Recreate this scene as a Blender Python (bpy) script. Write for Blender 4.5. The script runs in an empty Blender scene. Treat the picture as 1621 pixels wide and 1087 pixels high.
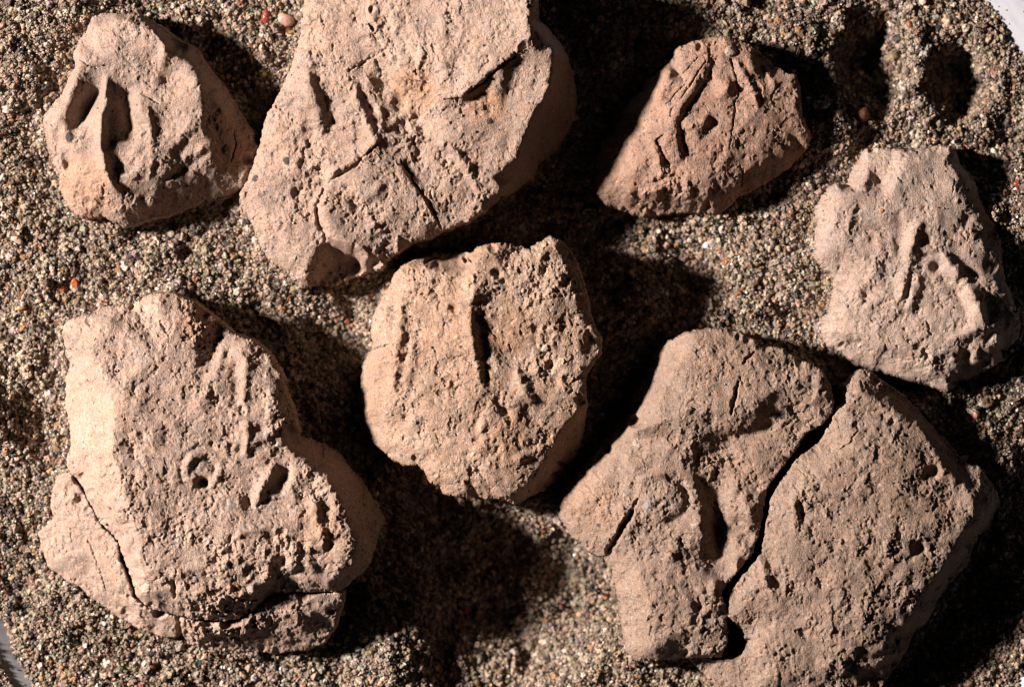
import bpy, math, random
import numpy as np
from mathutils import Vector
from mathutils.geometry import delaunay_2d_cdt

# ------------------------------------------------------------------ units
S = 1e-4                       # one drawing unit is 0.1 mm
CX, CY = 810.5, 543.5          # drawing origin (centre of the table top)
CAM_D = 7000.0                 # camera height in drawing units
C = bpy.context.scene.collection
SC = bpy.context.scene

# ------------------------------------------------------------------ camera
cam_d = bpy.data.cameras.new('camera')
cam = bpy.data.objects.new('camera', cam_d)
C.objects.link(cam)
cam.location = (0, 0, CAM_D * S)
cam_d.sensor_width = 36.0
cam_d.lens = 36.0 * CAM_D / 1621.0
cam_d.clip_start = 0.01
cam_d.clip_end = 50.0
cam_d.dof.use_dof = True
cam_d.dof.focus_distance = (CAM_D - 118) * S
cam_d.dof.aperture_fstop = 11.0
SC.camera = cam

# ------------------------------------------------------------------ light
world = bpy.data.worlds.new('World')
SC.world = world
world.use_nodes = True
bg = world.node_tree.nodes['Background']
bg.inputs['Color'].default_value = (0.9, 0.9, 1.0, 1)
bg.inputs['Strength'].default_value = 0.006

LAMP_EL, LAMP_AZ, LAMP_R = math.radians(31), math.radians(-12), 0.85
ld = bpy.data.lights.new('lamp', 'AREA')
ld.shape = 'DISK'
ld.size = 0.095
ld.energy = 26.0
ld.color = (1.0, 0.905, 0.855)
lamp = bpy.data.objects.new('lamp', ld)
C.objects.link(lamp)
lamp.location = (-LAMP_R * math.cos(LAMP_EL) * math.cos(LAMP_AZ),
                 -LAMP_R * math.cos(LAMP_EL) * math.sin(LAMP_AZ),
                 LAMP_R * math.sin(LAMP_EL))
lamp.rotation_euler = (-Vector(lamp.location)).to_track_quat('-Z', 'Y').to_euler()

SC.view_settings.view_transform = 'Standard'
SC.view_settings.look = 'None'
SC.view_settings.exposure = 0.0
SC.view_settings.gamma = 1.0
SC.render.engine = 'CYCLES'
SC.cycles.filter_width = 1.1
SC.cycles.max_bounces = 6
SC.cycles.diffuse_bounces = 1

# ------------------------------------------------------------------ noise
_r = np.random.RandomState(7)
_G = _r.rand(256, 256) * 2 * np.pi
_GX, _GY = np.cos(_G), np.sin(_G)


def pnoise(x, y, seed=0):
    x = x + seed * 37.31
    y = y + seed * 91.7
    xi = np.floor(x).astype(np.int64)
    yi = np.floor(y).astype(np.int64)
    xf, yf = x - xi, y - yi
    u = xf * xf * xf * (xf * (xf * 6 - 15) + 10)
    v = yf * yf * yf * (yf * (yf * 6 - 15) + 10)

    def g(ix, iy, dx, dy):
        ix &= 255
        iy &= 255
        return _GX[ix, iy] * dx + _GY[ix, iy] * dy
    a = g(xi, yi, xf, yf)
    b = g(xi + 1, yi, xf - 1, yf)
    c = g(xi, yi + 1, xf, yf - 1)
    d = g(xi + 1, yi + 1, xf - 1, yf - 1)
    return ((a + (b - a) * u) + ((c + (d - c) * u) - (a + (b - a) * u)) * v) * 1.5


def fbm(x, y, scale, octs=4, seed=0, gain=0.5, ridged=False):
    o = np.zeros_like(x)
    a, t = 1.0, 0.0
    f = 1.0 / scale
    for k in range(octs):
        n = pnoise(x * f, y * f, seed + k * 3)
        if ridged:
            n = 1 - 2 * np.abs(n)
        o += a * n
        t += a
        a *= gain
        f *= 2.03
    return o / t


def blur(a, sig):
    r = int(sig * 3) + 1
    k = np.exp(-0.5 * (np.arange(-r, r + 1) / sig) ** 2)
    k /= k.sum()
    p = np.pad(a, r, mode='edge')
    o = np.zeros((p.shape[0], a.shape[1]))
    for i, w in enumerate(k):
        o += w * p[:, i:i + a.shape[1]]
    q = np.zeros(a.shape)
    for i, w in enumerate(k):
        q += w * o[i:i + a.shape[0], :]
    return q


def smooth(t):
    t = np.clip(t, 0, 1)
    return t * t * (3 - 2 * t)


def seg_dist(X, Y, pts):
    """distance to a polyline, the running length at the nearest point"""
    best = np.full(X.shape, 1e9)
    run = np.zeros(X.shape)
    L = 0.0
    for (x0, y0), (x1, y1) in zip(pts[:-1], pts[1:]):
        dx, dy = x1 - x0, y1 - y0
        l2 = dx * dx + dy * dy + 1e-9
        t = np.clip(((X - x0) * dx + (Y - y0) * dy) / l2, 0, 1)
        d = np.hypot(X - (x0 + t * dx), Y - (y0 + t * dy))
        m = d < best
        best = np.where(m, d, best)
        run = np.where(m, L + t * math.sqrt(l2), run)
        L += math.sqrt(l2)
    return best, run, L


def poly_sd(X, Y, poly):
    """signed distance to a closed polygon, positive inside"""
    best = np.full(X.shape, 1e9)
    inside = np.zeros(X.shape, bool)
    n = len(poly)
    for i in range(n):
        x0, y0 = poly[i][:2]
        x1, y1 = poly[(i + 1) % n][:2]
        dx, dy = x1 - x0, y1 - y0
        l2 = dx * dx + dy * dy + 1e-9
        t = np.clip(((X - x0) * dx + (Y - y0) * dy) / l2, 0, 1)
        best = np.minimum(best, (X - (x0 + t * dx)) ** 2 + (Y - (y0 + t * dy)) ** 2)
        if y0 != y1:
            cr = ((y0 > Y) != (y1 > Y)) & (X < dx * (Y - y0) / dy + x0)
            inside ^= cr
    d = np.sqrt(best)
    return np.where(inside, d, -d)


# ------------------------------------------------------------------ materials
def new_mat(name):
    m = bpy.data.materials.new(name)
    m.use_nodes = True
    nt = m.node_tree
    return m, nt, nt.nodes['Principled BSDF']


def node(nt, typ, **kw):
    n = nt.nodes.new(typ)
    for k, v in kw.items():
        if k in n.inputs:
            n.inputs[k].default_value = v
        else:
            setattr(n, k, v)
    return n


def ramp(nt, stops, interp='LINEAR'):
    n = nt.nodes.new('ShaderNodeValToRGB')
    cr = n.color_ramp
    cr.interpolation = interp
    while len(cr.elements) < len(stops):
        cr.elements.new(0.5)
    for e, (p, c) in zip(cr.elements, stops):
        e.position = p
        e.color = c if len(c) == 4 else (*c, 1)
    return n


def mixc(nt, fac, a, b, mode='MIX'):
    n = nt.nodes.new('ShaderNodeMix')
    n.data_type = 'RGBA'
    n.blend_type = mode
    for sock, v in ((n.inputs[0], fac), (n.inputs[6], a), (n.inputs[7], b)):
        if isinstance(v, bpy.types.NodeSocket):
            nt.links.new(v, sock)
        elif isinstance(v, (int, float)):
            sock.default_value = v
        else:
            sock.default_value = (*v, 1) if len(v) == 3 else v
    return n.outputs[2]


def clay_mat(name, base, pale, dusk, seed, speck=0.5, mica=0.0, rough=0.92, pale_bias=0.0):
    m, nt, b = new_mat(name)
    base, pale, dusk = [(c[0] * 0.54, c[1] * 0.532, c[2] * 0.545) for c in (base, pale, dusk)]
    L = nt.links.new
    geo = node(nt, 'ShaderNodeNewGeometry')
    off = nt.nodes.new('ShaderNodeVectorMath')
    off.operation = 'ADD'
    off.inputs[1].default_value = (seed * 0.31, seed * 0.17, seed * 0.05)
    L(geo.outputs['Position'], off.inputs[0])
    P = off.outputs[0]

    def noise(scale, detail=4, r=0.6, dist=0.0):
        n = node(nt, 'ShaderNodeTexNoise', Scale=scale, Detail=detail, Roughness=r, Distortion=dist)
        L(P, n.inputs['Vector'])
        return n.outputs['Fac']
    # large blotches
    r1 = ramp(nt, [(0.36 - pale_bias, (0, 0, 0)), (0.66 - pale_bias, (1, 1, 1))])
    L(noise(90, 5, 0.62, 0.4), r1.inputs[0])
    col = mixc(nt, r1.outputs[0], base, pale)
    r2 = ramp(nt, [(0.52, (0, 0, 0)), (0.70, (1, 1, 1))])
    L(noise(160, 6, 0.7, 0.6), r2.inputs[0])
    mm = nt.nodes.new('ShaderNodeMath')
    mm.operation = 'MULTIPLY'
    mm.inputs[1].default_value = 0.65
    L(r2.outputs[0], mm.inputs[0])
    col = mixc(nt, mm.outputs[0], col, dusk)
    # fine mottling
    r3 = ramp(nt, [(0.3, (0.72, 0.70, 0.68)), (0.5, (0.98, 0.98, 0.98)), (0.72, (1.2, 1.17, 1.14))])
    L(noise(1400, 5, 0.75), r3.inputs[0])
    col = mixc(nt, 1.0, col, r3.outputs[0], 'MULTIPLY')
    r5 = ramp(nt, [(0.32, (0.70, 0.66, 0.63)), (0.5, (0.98, 0.97, 0.96)), (0.68, (1.24, 1.22, 1.20))])
    L(noise(3400, 3, 0.7), r5.inputs[0])
    col = mixc(nt, 0.85, col, r5.outputs[0], 'MULTIPLY')
    r6 = ramp(nt, [(0.40, (0.97, 0.985, 1.01)), (0.60, (1.06, 0.98, 0.91))])
    L(noise(520, 5, 0.75, 0.5), r6.inputs[0])
    col = mixc(nt, 1.0, col, r6.outputs[0], 'MULTIPLY')
    # warm rusty flecks
    r4 = ramp(nt, [(0.62, (0, 0, 0)), (0.72, (1, 1, 1))])
    L(noise(900, 3, 0.6), r4.inputs[0])
    m4 = nt.nodes.new('ShaderNodeMath')
    m4.operation = 'MULTIPLY'
    m4.inputs[1].default_value = 0.3
    L(r4.outputs[0], m4.inputs[0])
    col = mixc(nt, m4.outputs[0], col, (0.20, 0.10, 0.055))
    # dark grit
    vo = node(nt, 'ShaderNodeTexVoronoi', Scale=1500.0, Randomness=1.0)
    L(P, vo.inputs['Vector'])
    sep = nt.nodes.new('ShaderNodeSeparateColor')
    L(vo.outputs['Color'], sep.inputs[0])
    a1 = nt.nodes.new('ShaderNodeMath'); a1.operation = 'GREATER_THAN'
    a1.inputs[1].default_value = 0.93
    L(sep.outputs[0], a1.inputs[0])
    a2 = nt.nodes.new('ShaderNodeMath'); a2.operation = 'LESS_THAN'
    a2.inputs[1].default_value = 0.42
    L(vo.outputs['Distance'], a2.inputs[0])
    a3 = nt.nodes.new('ShaderNodeMath'); a3.operation = 'MULTIPLY'
    L(a1.outputs[0], a3.inputs[0]); L(a2.outputs[0], a3.inputs[1])
    a4 = nt.nodes.new('ShaderNodeMath'); a4.operation = 'MULTIPLY'
    a4.inputs[1].default_value = speck
    L(a3.outputs[0], a4.inputs[0])
    col = mixc(nt, a4.outputs[0], col, (0.05, 0.048, 0.05))
    # bits pressed in and tinted patches (from the mesh)
    at = node(nt, 'ShaderNodeAttribute', attribute_name='tint')
    col = mixc(nt, 1.0, col, at.outputs['Color'], 'MULTIPLY')
    L(col, b.inputs['Base Color'])
    b.inputs['Roughness'].default_value = rough
    b.inputs['Specular IOR Level'].default_value = 0.25
    if mica > 0:
        v2 = node(nt, 'ShaderNodeTexVoronoi', Scale=2600.0, Randomness=1.0)
        L(P, v2.inputs['Vector'])
        s2 = nt.nodes.new('ShaderNodeSeparateColor')
        L(v2.outputs['Color'], s2.inputs[0])
        g = nt.nodes.new('ShaderNodeMath'); g.operation = 'GREATER_THAN'
        g.inputs[1].default_value = 1 - mica
        L(s2.outputs[1], g.inputs[0])
        rr = nt.nodes.new('ShaderNodeMapRange')
        rr.inputs['To Min'].default_value = rough
        rr.inputs['To Max'].default_value = 0.28
        L(g.outputs[0], rr.inputs[0])
        L(rr.outputs[0], b.inputs['Roughness'])
        rs = nt.nodes.new('ShaderNodeMapRange')
        rs.inputs['To Min'].default_value = 0.25
        rs.inputs['To Max'].default_value = 1.0
        L(g.outputs[0], rs.inputs[0])
        L(rs.outputs[0], b.inputs['Specular IOR Level'])
    # fine relief
    bn = noise(5200, 4, 0.72)
    bu = node(nt, 'ShaderNodeBump', Strength=0.75, Distance=0.00022)
    L(bn, bu.inputs['Height'])
    v3 = node(nt, 'ShaderNodeTexVoronoi', Scale=3600.0, Randomness=1.0)
    L(P, v3.inputs['Vector'])
    bu2 = node(nt, 'ShaderNodeBump', Strength=0.4, Distance=0.00014)
    L(v3.outputs['Distance'], bu2.inputs['Height'])
    L(bu.outputs[0], bu2.inputs['Normal'])
    L(bu2.outputs[0], b.inputs['Normal'])
    return m


# ------------------------------------------------------------------ sculptor
STEP = 1.15
HK = 1.5


def lift(z):
    """walls stand tall, tops stay gentle"""
    return z * 1.85 if z < 60 else 111 + (z - 60) * 1.0


TOPS = []
FOOT = []                      # outlines of everything standing in the sand


def mesh_from_arrays(name, V, F4=None, F3=None, mat=None, parent=None, tint=None, flat=False):
    me = bpy.data.meshes.new(name)
    n4 = 0 if F4 is None else len(F4)
    n3 = 0 if F3 is None else len(F3)
    me.vertices.add(len(V))
    me.vertices.foreach_set('co', np.asarray(V, np.float32).ravel())
    loops = []
    if n4:
        loops.append(np.asarray(F4).ravel())
    if n3:
        loops.append(np.asarray(F3).ravel())
    loops = np.concatenate(loops).astype(np.int32)
    me.loops.add(len(loops))
    me.loops.foreach_set('vertex_index', loops)
    me.polygons.add(n4 + n3)
    st = np.concatenate([np.arange(n4) * 4, n4 * 4 + np.arange(n3) * 3]).astype(np.int32)
    me.polygons.foreach_set('loop_start', st)
    me.polygons.foreach_set('use_smooth', np.full(n4 + n3, not flat))
    me.update(calc_edges=True)
    me.validate()
    if tint is not None:
        a = me.attributes.new('tint', 'FLOAT_COLOR', 'POINT')
        a.data.foreach_set('color', np.concatenate([tint, np.ones((len(tint), 1))], 1).astype(np.float32).ravel())
    if mat:
        me.materials.append(mat)
    o = bpy.data.objects.new(name, me)
    C.objects.link(o)
    if parent:
        o.parent = parent
    return o


class Grid:
    def __init__(s, polys, pad=14):
        xs = [p[0] for q in polys for p in q]
        ys = [p[1] for q in polys for p in q]
        s.x = np.arange(min(xs) - pad, max(xs) + pad, STEP)
        s.y = np.arange(min(ys) - pad, max(ys) + pad, STEP)
        s.X, s.Y = np.meshgrid(s.x, s.y)
        s.Z = np.zeros(s.X.shape)
        s.R = np.ones(s.X.shape)            # roughness multiplier
        s.T = np.ones(s.X.shape + (3,))     # tint

    def window(s, x0, y0, x1, y1):
        i0 = max(0, int((x0 - s.x[0]) / STEP)); i1 = min(len(s.x), int((x1 - s.x[0]) / STEP) + 2)
        j0 = max(0, int((y0 - s.y[0]) / STEP)); j1 = min(len(s.y), int((y1 - s.y[0]) / STEP) + 2)
        return (slice(j0, j1), slice(i0, i1))


def base_form(g, pts, edges, sig):
    x0, x1, y0, y1 = g.x[0] - 60, g.x[-1] + 60, g.y[0] - 60, g.y[-1] + 60
    zm = min(p[2] for p in pts)
    allp = list(pts) + [(x0, y0, zm), (x1, y0, zm), (x1, y1, zm), (x0, y1, zm)]
    r = delaunay_2d_cdt([Vector((p[0], p[1])) for p in allp], edges, [], 0, 1e-4)
    vs, tris, orig = r[0], r[2], r[3]
    zs = []
    for k, v in enumerate(vs):
        if orig[k]:
            zs.append(allp[orig[k][0]][2])
        else:
            zs.append(min(allp, key=lambda p: (p[0] - v[0]) ** 2 + (p[1] - v[1]) ** 2)[2])
    Z = np.full(g.X.shape, float(zm))
    for t in tris:
        for q in range(1, len(t) - 1):
            a, b, c = t[0], t[q], t[q + 1]
            ax, ay = vs[a]; bx, by = vs[b]; cx, cy = vs[c]
            w = g.window(min(ax, bx, cx), min(ay, by, cy), max(ax, bx, cx), max(ay, by, cy))
            X, Y = g.X[w], g.Y[w]
            if X.size == 0:
                continue
            den = (by - cy) * (ax - cx) + (cx - bx) * (ay - cy)
            if abs(den) < 1e-9:
                continue
            l0 = ((by - cy) * (X - cx) + (cx - bx) * (Y - cy)) / den
            l1 = ((cy - ay) * (X - cx) + (ax - cx) * (Y - cy)) / den
            l2 = 1 - l0 - l1
            m = (l0 >= -1e-6) & (l1 >= -1e-6) & (l2 >= -1e-6)
            Z[w] = np.where(m, l0 * zs[a] + l1 * zs[b] + l2 * zs[c], Z[w])
    return blur(Z, sig / STEP)


def taper(run, L, e=0.18):
    return smooth(np.minimum(run, L - run) / (e * L + 1e-6) + 0.15)


def apply_features(g, feats, T, rng, seed):
    WX = g.X + 5.0 * fbm(g.X, g.Y, 22, 4, seed + 40, 0.6)
    WY = g.Y + 5.0 * fbm(g.X, g.Y, 22, 4, seed + 55, 0.6)
    for f in feats:
        k = f[0]
        if k in ('ridge', 'groove', 'crack', 'scarp', 'stria'):
            pts = [T(*p) for p in f[1]]
            w = f[2] * {'groove': 1.6, 'ridge': 1.35}.get(k, 1.0)
            pad = w * 3.2 + 8 if k != 'scarp' else max(w * 3, f[4] * 2.2) + 8
            win = g.window(min(p[0] for p in pts) - pad, min(p[1] for p in pts) - pad,
                           max(p[0] for p in pts) + pad, max(p[1] for p in pts) + pad)
            if g.X[win].size == 0:
                continue
            X, Y = WX[win], WY[win]
            if k == 'crack':
                X = X + 1.6 * fbm(g.X[win], g.Y[win], 5, 2, seed + 9)
                Y = Y + 1.6 * fbm(g.X[win], g.Y[win], 5, 2, seed + 19)
            d, run, L = seg_dist(X, Y, pts)
            h = f[3] * (0.85 if k == 'crack' else 1)
            if k in ('ridge', 'groove'):
                uneven = np.clip(0.85 + 0.75 * fbm(g.X[win], g.Y[win], max(9, w * 2.5), 3, seed + 101), 0.1, 1.5)
                h = h * uneven
                h = h * (0.42 if k == 'groove' else 1.4)
                d = d * (1 + 0.4 * fbm(g.X[win], g.Y[win], 13, 3, seed + 111)) / (0.35 + 0.65 * taper(run, L, 0.4))
            if k == 'ridge':
                g.Z[win] += h * np.exp(-(d / w) ** 2) * taper(run, L)
            elif k == 'groove':
                g.Z[win] -= h * np.exp(-(d / w) ** 2) * taper(run, L)
                g.Z[win] += 0.16 * h * np.exp(-((d - w * 1.5) / (w * 0.6)) ** 2) * taper(run, L)
            elif k == 'crack':
                ww = w * (0.55 + 0.45 * taper(run, L, 0.35)) * (1 + 0.5 * fbm(g.X[win], g.Y[win], 9, 2, seed + 77))
                g.Z[win] -= h * smooth(1.25 - d / np.maximum(ww, 0.4)) * taper(run, L, 0.1)
            elif k == 'scarp':                     # ground on the left of the line stands h higher, fading over f[4]
                sx, sy = pts[-1][0] - pts[0][0], pts[-1][1] - pts[0][1]
                side = np.zeros(X.shape)
                best = np.full(X.shape, 1e9)
                for (x0, y0), (x1, y1) in zip(pts[:-1], pts[1:]):
                    dx, dy = x1 - x0, y1 - y0
                    t = np.clip(((X - x0) * dx + (Y - y0) * dy) / (dx * dx + dy * dy + 1e-9), 0, 1)
                    dd = np.hypot(X - (x0 + t * dx), Y - (y0 + t * dy))
                    cr = dx * (Y - y0) - dy * (X - x0)
                    m = dd < best
                    best = np.where(m, dd, best)
                    side = np.where(m, np.sign(cr), side)
                sd = -side * best
                g.Z[win] += h * smooth(sd / w * 0.5 + 0.5) * np.exp(-(np.maximum(sd, 0) / f[4]) ** 2) * \
                    np.exp(-(np.maximum(-sd, 0) / (w * 1.2)) ** 2) * taper(run, L)
        elif k in ('pit', 'blob', 'mesa'):
            x, y = T(f[1], f[2])
            r, h = f[3], f[4]
            asp = f[5] if len(f) > 5 else 1.0
            ang = math.radians(f[6]) if len(f) > 6 else 0.0
            win = g.window(x - r * 3.2, y - r * 3.2, x + r * 3.2, y + r * 3.2)
            if g.X[win].size == 0:
                continue
            X, Y = WX[win] - x, WY[win] - y
            u = X * math.cos(ang) + Y * math.sin(ang)
            v = (-X * math.sin(ang) + Y * math.cos(ang)) * asp
            d = np.hypot(u, v) / r
            d = d * (1 + 0.35 * fbm(g.X[win], g.Y[win], max(4, r * 0.8), 2, seed + 31))
            if k == 'pit':
                h *= 0.75
                g.Z[win] -= h * smooth(1.45 - d * 1.25)
                g.Z[win] += 0.08 * h * np.exp(-((d - 1.35) / 0.3) ** 2)
            elif k == 'blob':
                g.Z[win] += h * np.exp(-d ** 2)
            else:
                g.Z[win] += h * smooth((1.15 - d) * 3.0)
        elif k == 'arc':                            # cx cy r width height a0 a1 (screen degrees, clockwise from +x)
            x, y = T(f[1], f[2])
            r, w, h, a0, a1 = f[3:8]
            pts = [(x + r * math.cos(math.radians(a0 + (a1 - a0) * i / 16)),
                    y + r * math.sin(math.radians(a0 + (a1 - a0) * i / 16))) for i in range(17)]
            win = g.window(x - r - 4 * w, y - r - 4 * w, x + r + 4 * w, y + r + 4 * w)
            X = g.X[win] * 0.75 + WX[win] * 0.25
            Y = g.Y[win] * 0.75 + WY[win] * 0.25
            d, run, L = seg_dist(X, Y, pts)
            g.Z[win] += h * np.exp(-(d / w) ** 2) * taper(run, L, 0.1)
        elif k == 'rough':
            x, y = T(f[1], f[2])
            r, m = f[3], f[4]
            g.R *= 1 + (m - 1) * np.exp(-(((g.X - x) ** 2 + (g.Y - y) ** 2) / r ** 2) ** 1.5)
        elif k == 'lines':                          # parallel scratches: cx cy radius angle period amp
            x, y = T(f[1], f[2])
            r, ang, per, amp = f[3:7]
            a = math.radians(ang)
            q = -(WX - x) * math.sin(a) + (WY - y) * math.cos(a)
            m = np.exp(-(((g.X - x) ** 2 + (g.Y - y) ** 2) / r ** 2) ** 1.5)
            u = (WX - x) * math.cos(a) + (WY - y) * math.sin(a)
            if len(f) > 7:
                wv = np.sin(q / per * 2 * np.pi)
            else:
                wv = pnoise(q / per, u / (per * 7), seed + 61) * 1.6
            g.Z += amp * wv * m
        elif k == 'tint':                           # a patch of other clay colour, in places painted light and shade: x y r multiplier
            x, y = T(f[1], f[2])
            d = np.hypot(WX - x, WY - y) / f[3]
            m = (smooth((1.2 - d) * 1.6) * (0.6 + 0.4 * smooth(fbm(g.X, g.Y, 9, 3, seed + 44) * 2 + 0.5)))[..., None]
            g.T = g.T * (1 + (np.array(f[4]) - 1) * m)
        elif k == 'chip':                           # coloured inclusion: x y r colour height
            x, y = T(f[1], f[2])
            r, colr, h = f[3], f[4], f[5]
            win = g.window(x - r * 2.5, y - r * 2.5, x + r * 2.5, y + r * 2.5)
            d = np.hypot(g.X[win] - x, g.Y[win] - y) / r
            d = d * (1 + 0.5 * fbm(g.X[win], g.Y[win], r * 1.2, 2, seed + 91))
            m = smooth((1.1 - d) * 4)[..., None]
            g.T[win] = g.T[win] * (1 - m) + np.array(colr) * m
            g.Z[win] += h * np.sqrt(np.clip(1 - d * d, 0, 1))


def texture_surface(g, amp, rng, seed, inside, crumbs=1.0, pits=1.0):
    X, Y = g.X, g.Y
    R = g.R * amp
    patch = 0.35 + 0.95 * smooth(fbm(X, Y, 60, 4, seed + 5) * 1.8 + 0.45)
    R = R * patch * 0.86
    g.Z += 8.0 * fbm(X, Y, 80, 3, seed + 8)
    g.Z += 6.5 * fbm(X, Y, 34, 3, seed + 1) * np.minimum(R, 1.5)
    g.Z += 2.3 * fbm(X, Y, 14, 3, seed + 2, 0.55) * R
    g.Z += 1.5 * fbm(X, Y, 6.0, 3, seed + 3, 0.65) * R
    g.Z += 1.0 * fbm(X + 9, Y, 17, 3, seed + 14, 0.55, True) * R
    g.Z -= 1.4 * R * smooth(fbm(X, Y, 11, 3, seed + 4) * 3.0 - 1.0)
    for sc_, am, sd_ in ((34, 2.2, 16), (20, 1.5, 17), (55, 2.6, 18)):
        g.Z -= am * smooth(fbm(X, Y, sc_, 4, seed + sd_, 0.6) * 9 - 1.6) * (0.5 + 0.5 * np.minimum(R, 1.5))
    g.Z -= 2.2 * np.maximum(R - 1, 0) * smooth(fbm(X, Y, 15, 3, seed + 6) * 2.6 - 0.4)
    area = inside.sum() * STEP * STEP
    jj, ii = np.nonzero(inside)

    def stamp(n, r0, r1, sgn, k, colour=0.0):
        for _ in range(n):
            q = rng.randrange(len(jj))
            x, y = g.x[ii[q]] + rng.random(), g.y[jj[q]] + rng.random()
            rr = g.R[jj[q], ii[q]]
            if rng.random() > 0.1 + 0.6 * rr * patch[jj[q], ii[q]]:
                continue
            r = r0 + (r1 - r0) * rng.random() ** 2.6
            w = g.window(x - r * 1.6, y - r * 1.6, x + r * 1.6, y + r * 1.6)
            a = rng.random() * 3.14
            u = (g.X[w] - x) * math.cos(a) + (g.Y[w] - y) * math.sin(a)
            v = -(g.X[w] - x) * math.sin(a) + (g.Y[w] - y) * math.cos(a)
            e = 1 + rng.random() * 0.8
            d2 = (u * u + v * v * e * e) / (r * r)
            g.Z[w] += sgn * k * r * (0.5 + 0.5 * rng.random()) * np.sqrt(np.clip(1 - d2, 0, 1))
            if colour and rng.random() < colour:
                c = rng.choice([(0.28, 0.30, 0.36), (0.4, 0.42, 0.48), (1.35, 1.45, 1.6), (0.9, 0.62, 0.45),
                                (1.25, 1.2, 1.2), (0.5, 0.45, 0.42)])
                m = (np.clip(1 - d2, 0, 1) ** 0.5)[..., None]
                g.T[w] = g.T[w] * (1 - m) + np.array(c) * m
    stamp(int(area / 120 * crumbs), 1.2, 4.2, 1, 0.5, 0.25)
    stamp(int(area / 380 * pits), 1.2, 3.4, -1, 0.75)
    stamp(int(area / 9000 * pits), 2.5, 6.0, -1, 0.6)


def chip_rim(g, sd, rng, n, gx, gy):
    jj, ii = np.nonzero((sd > 2.5) & (sd < 13))
    if len(jj) == 0:
        return
    for _ in range(n):
        q = rng.randrange(len(jj))
        j, i = jj[q], ii[q]
        x, y = g.x[i], g.y[j]
        a = math.atan2(-gy[j, i], -gx[j, i]) + rng.gauss(0, 0.55)
        t = math.tan(math.radians(rng.uniform(28, 62)))
        r = rng.uniform(9, 26)
        w = g.window(x - r, y - r, x + r, y + r)
        u = (g.X[w] - x) * math.cos(a) + (g.Y[w] - y) * math.sin(a)
        v = -(g.X[w] - x) * math.sin(a) + (g.Y[w] - y) * math.cos(a)
        lim = g.Z[j, i] - t * u + 0.02 * v * v * t + rng.uniform(0, 1.5)
        lim = lim + 1.4 * fbm(g.X[w], g.Y[w], 6, 3, rng.randrange(200)) + 45 * ((u * u + v * v) / (r * r)) ** 2
        m = (u > 0) & (sd[w] > 0)
        g.Z[w] = np.where(m, np.minimum(g.Z[w], lim), g.Z[w])


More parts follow.
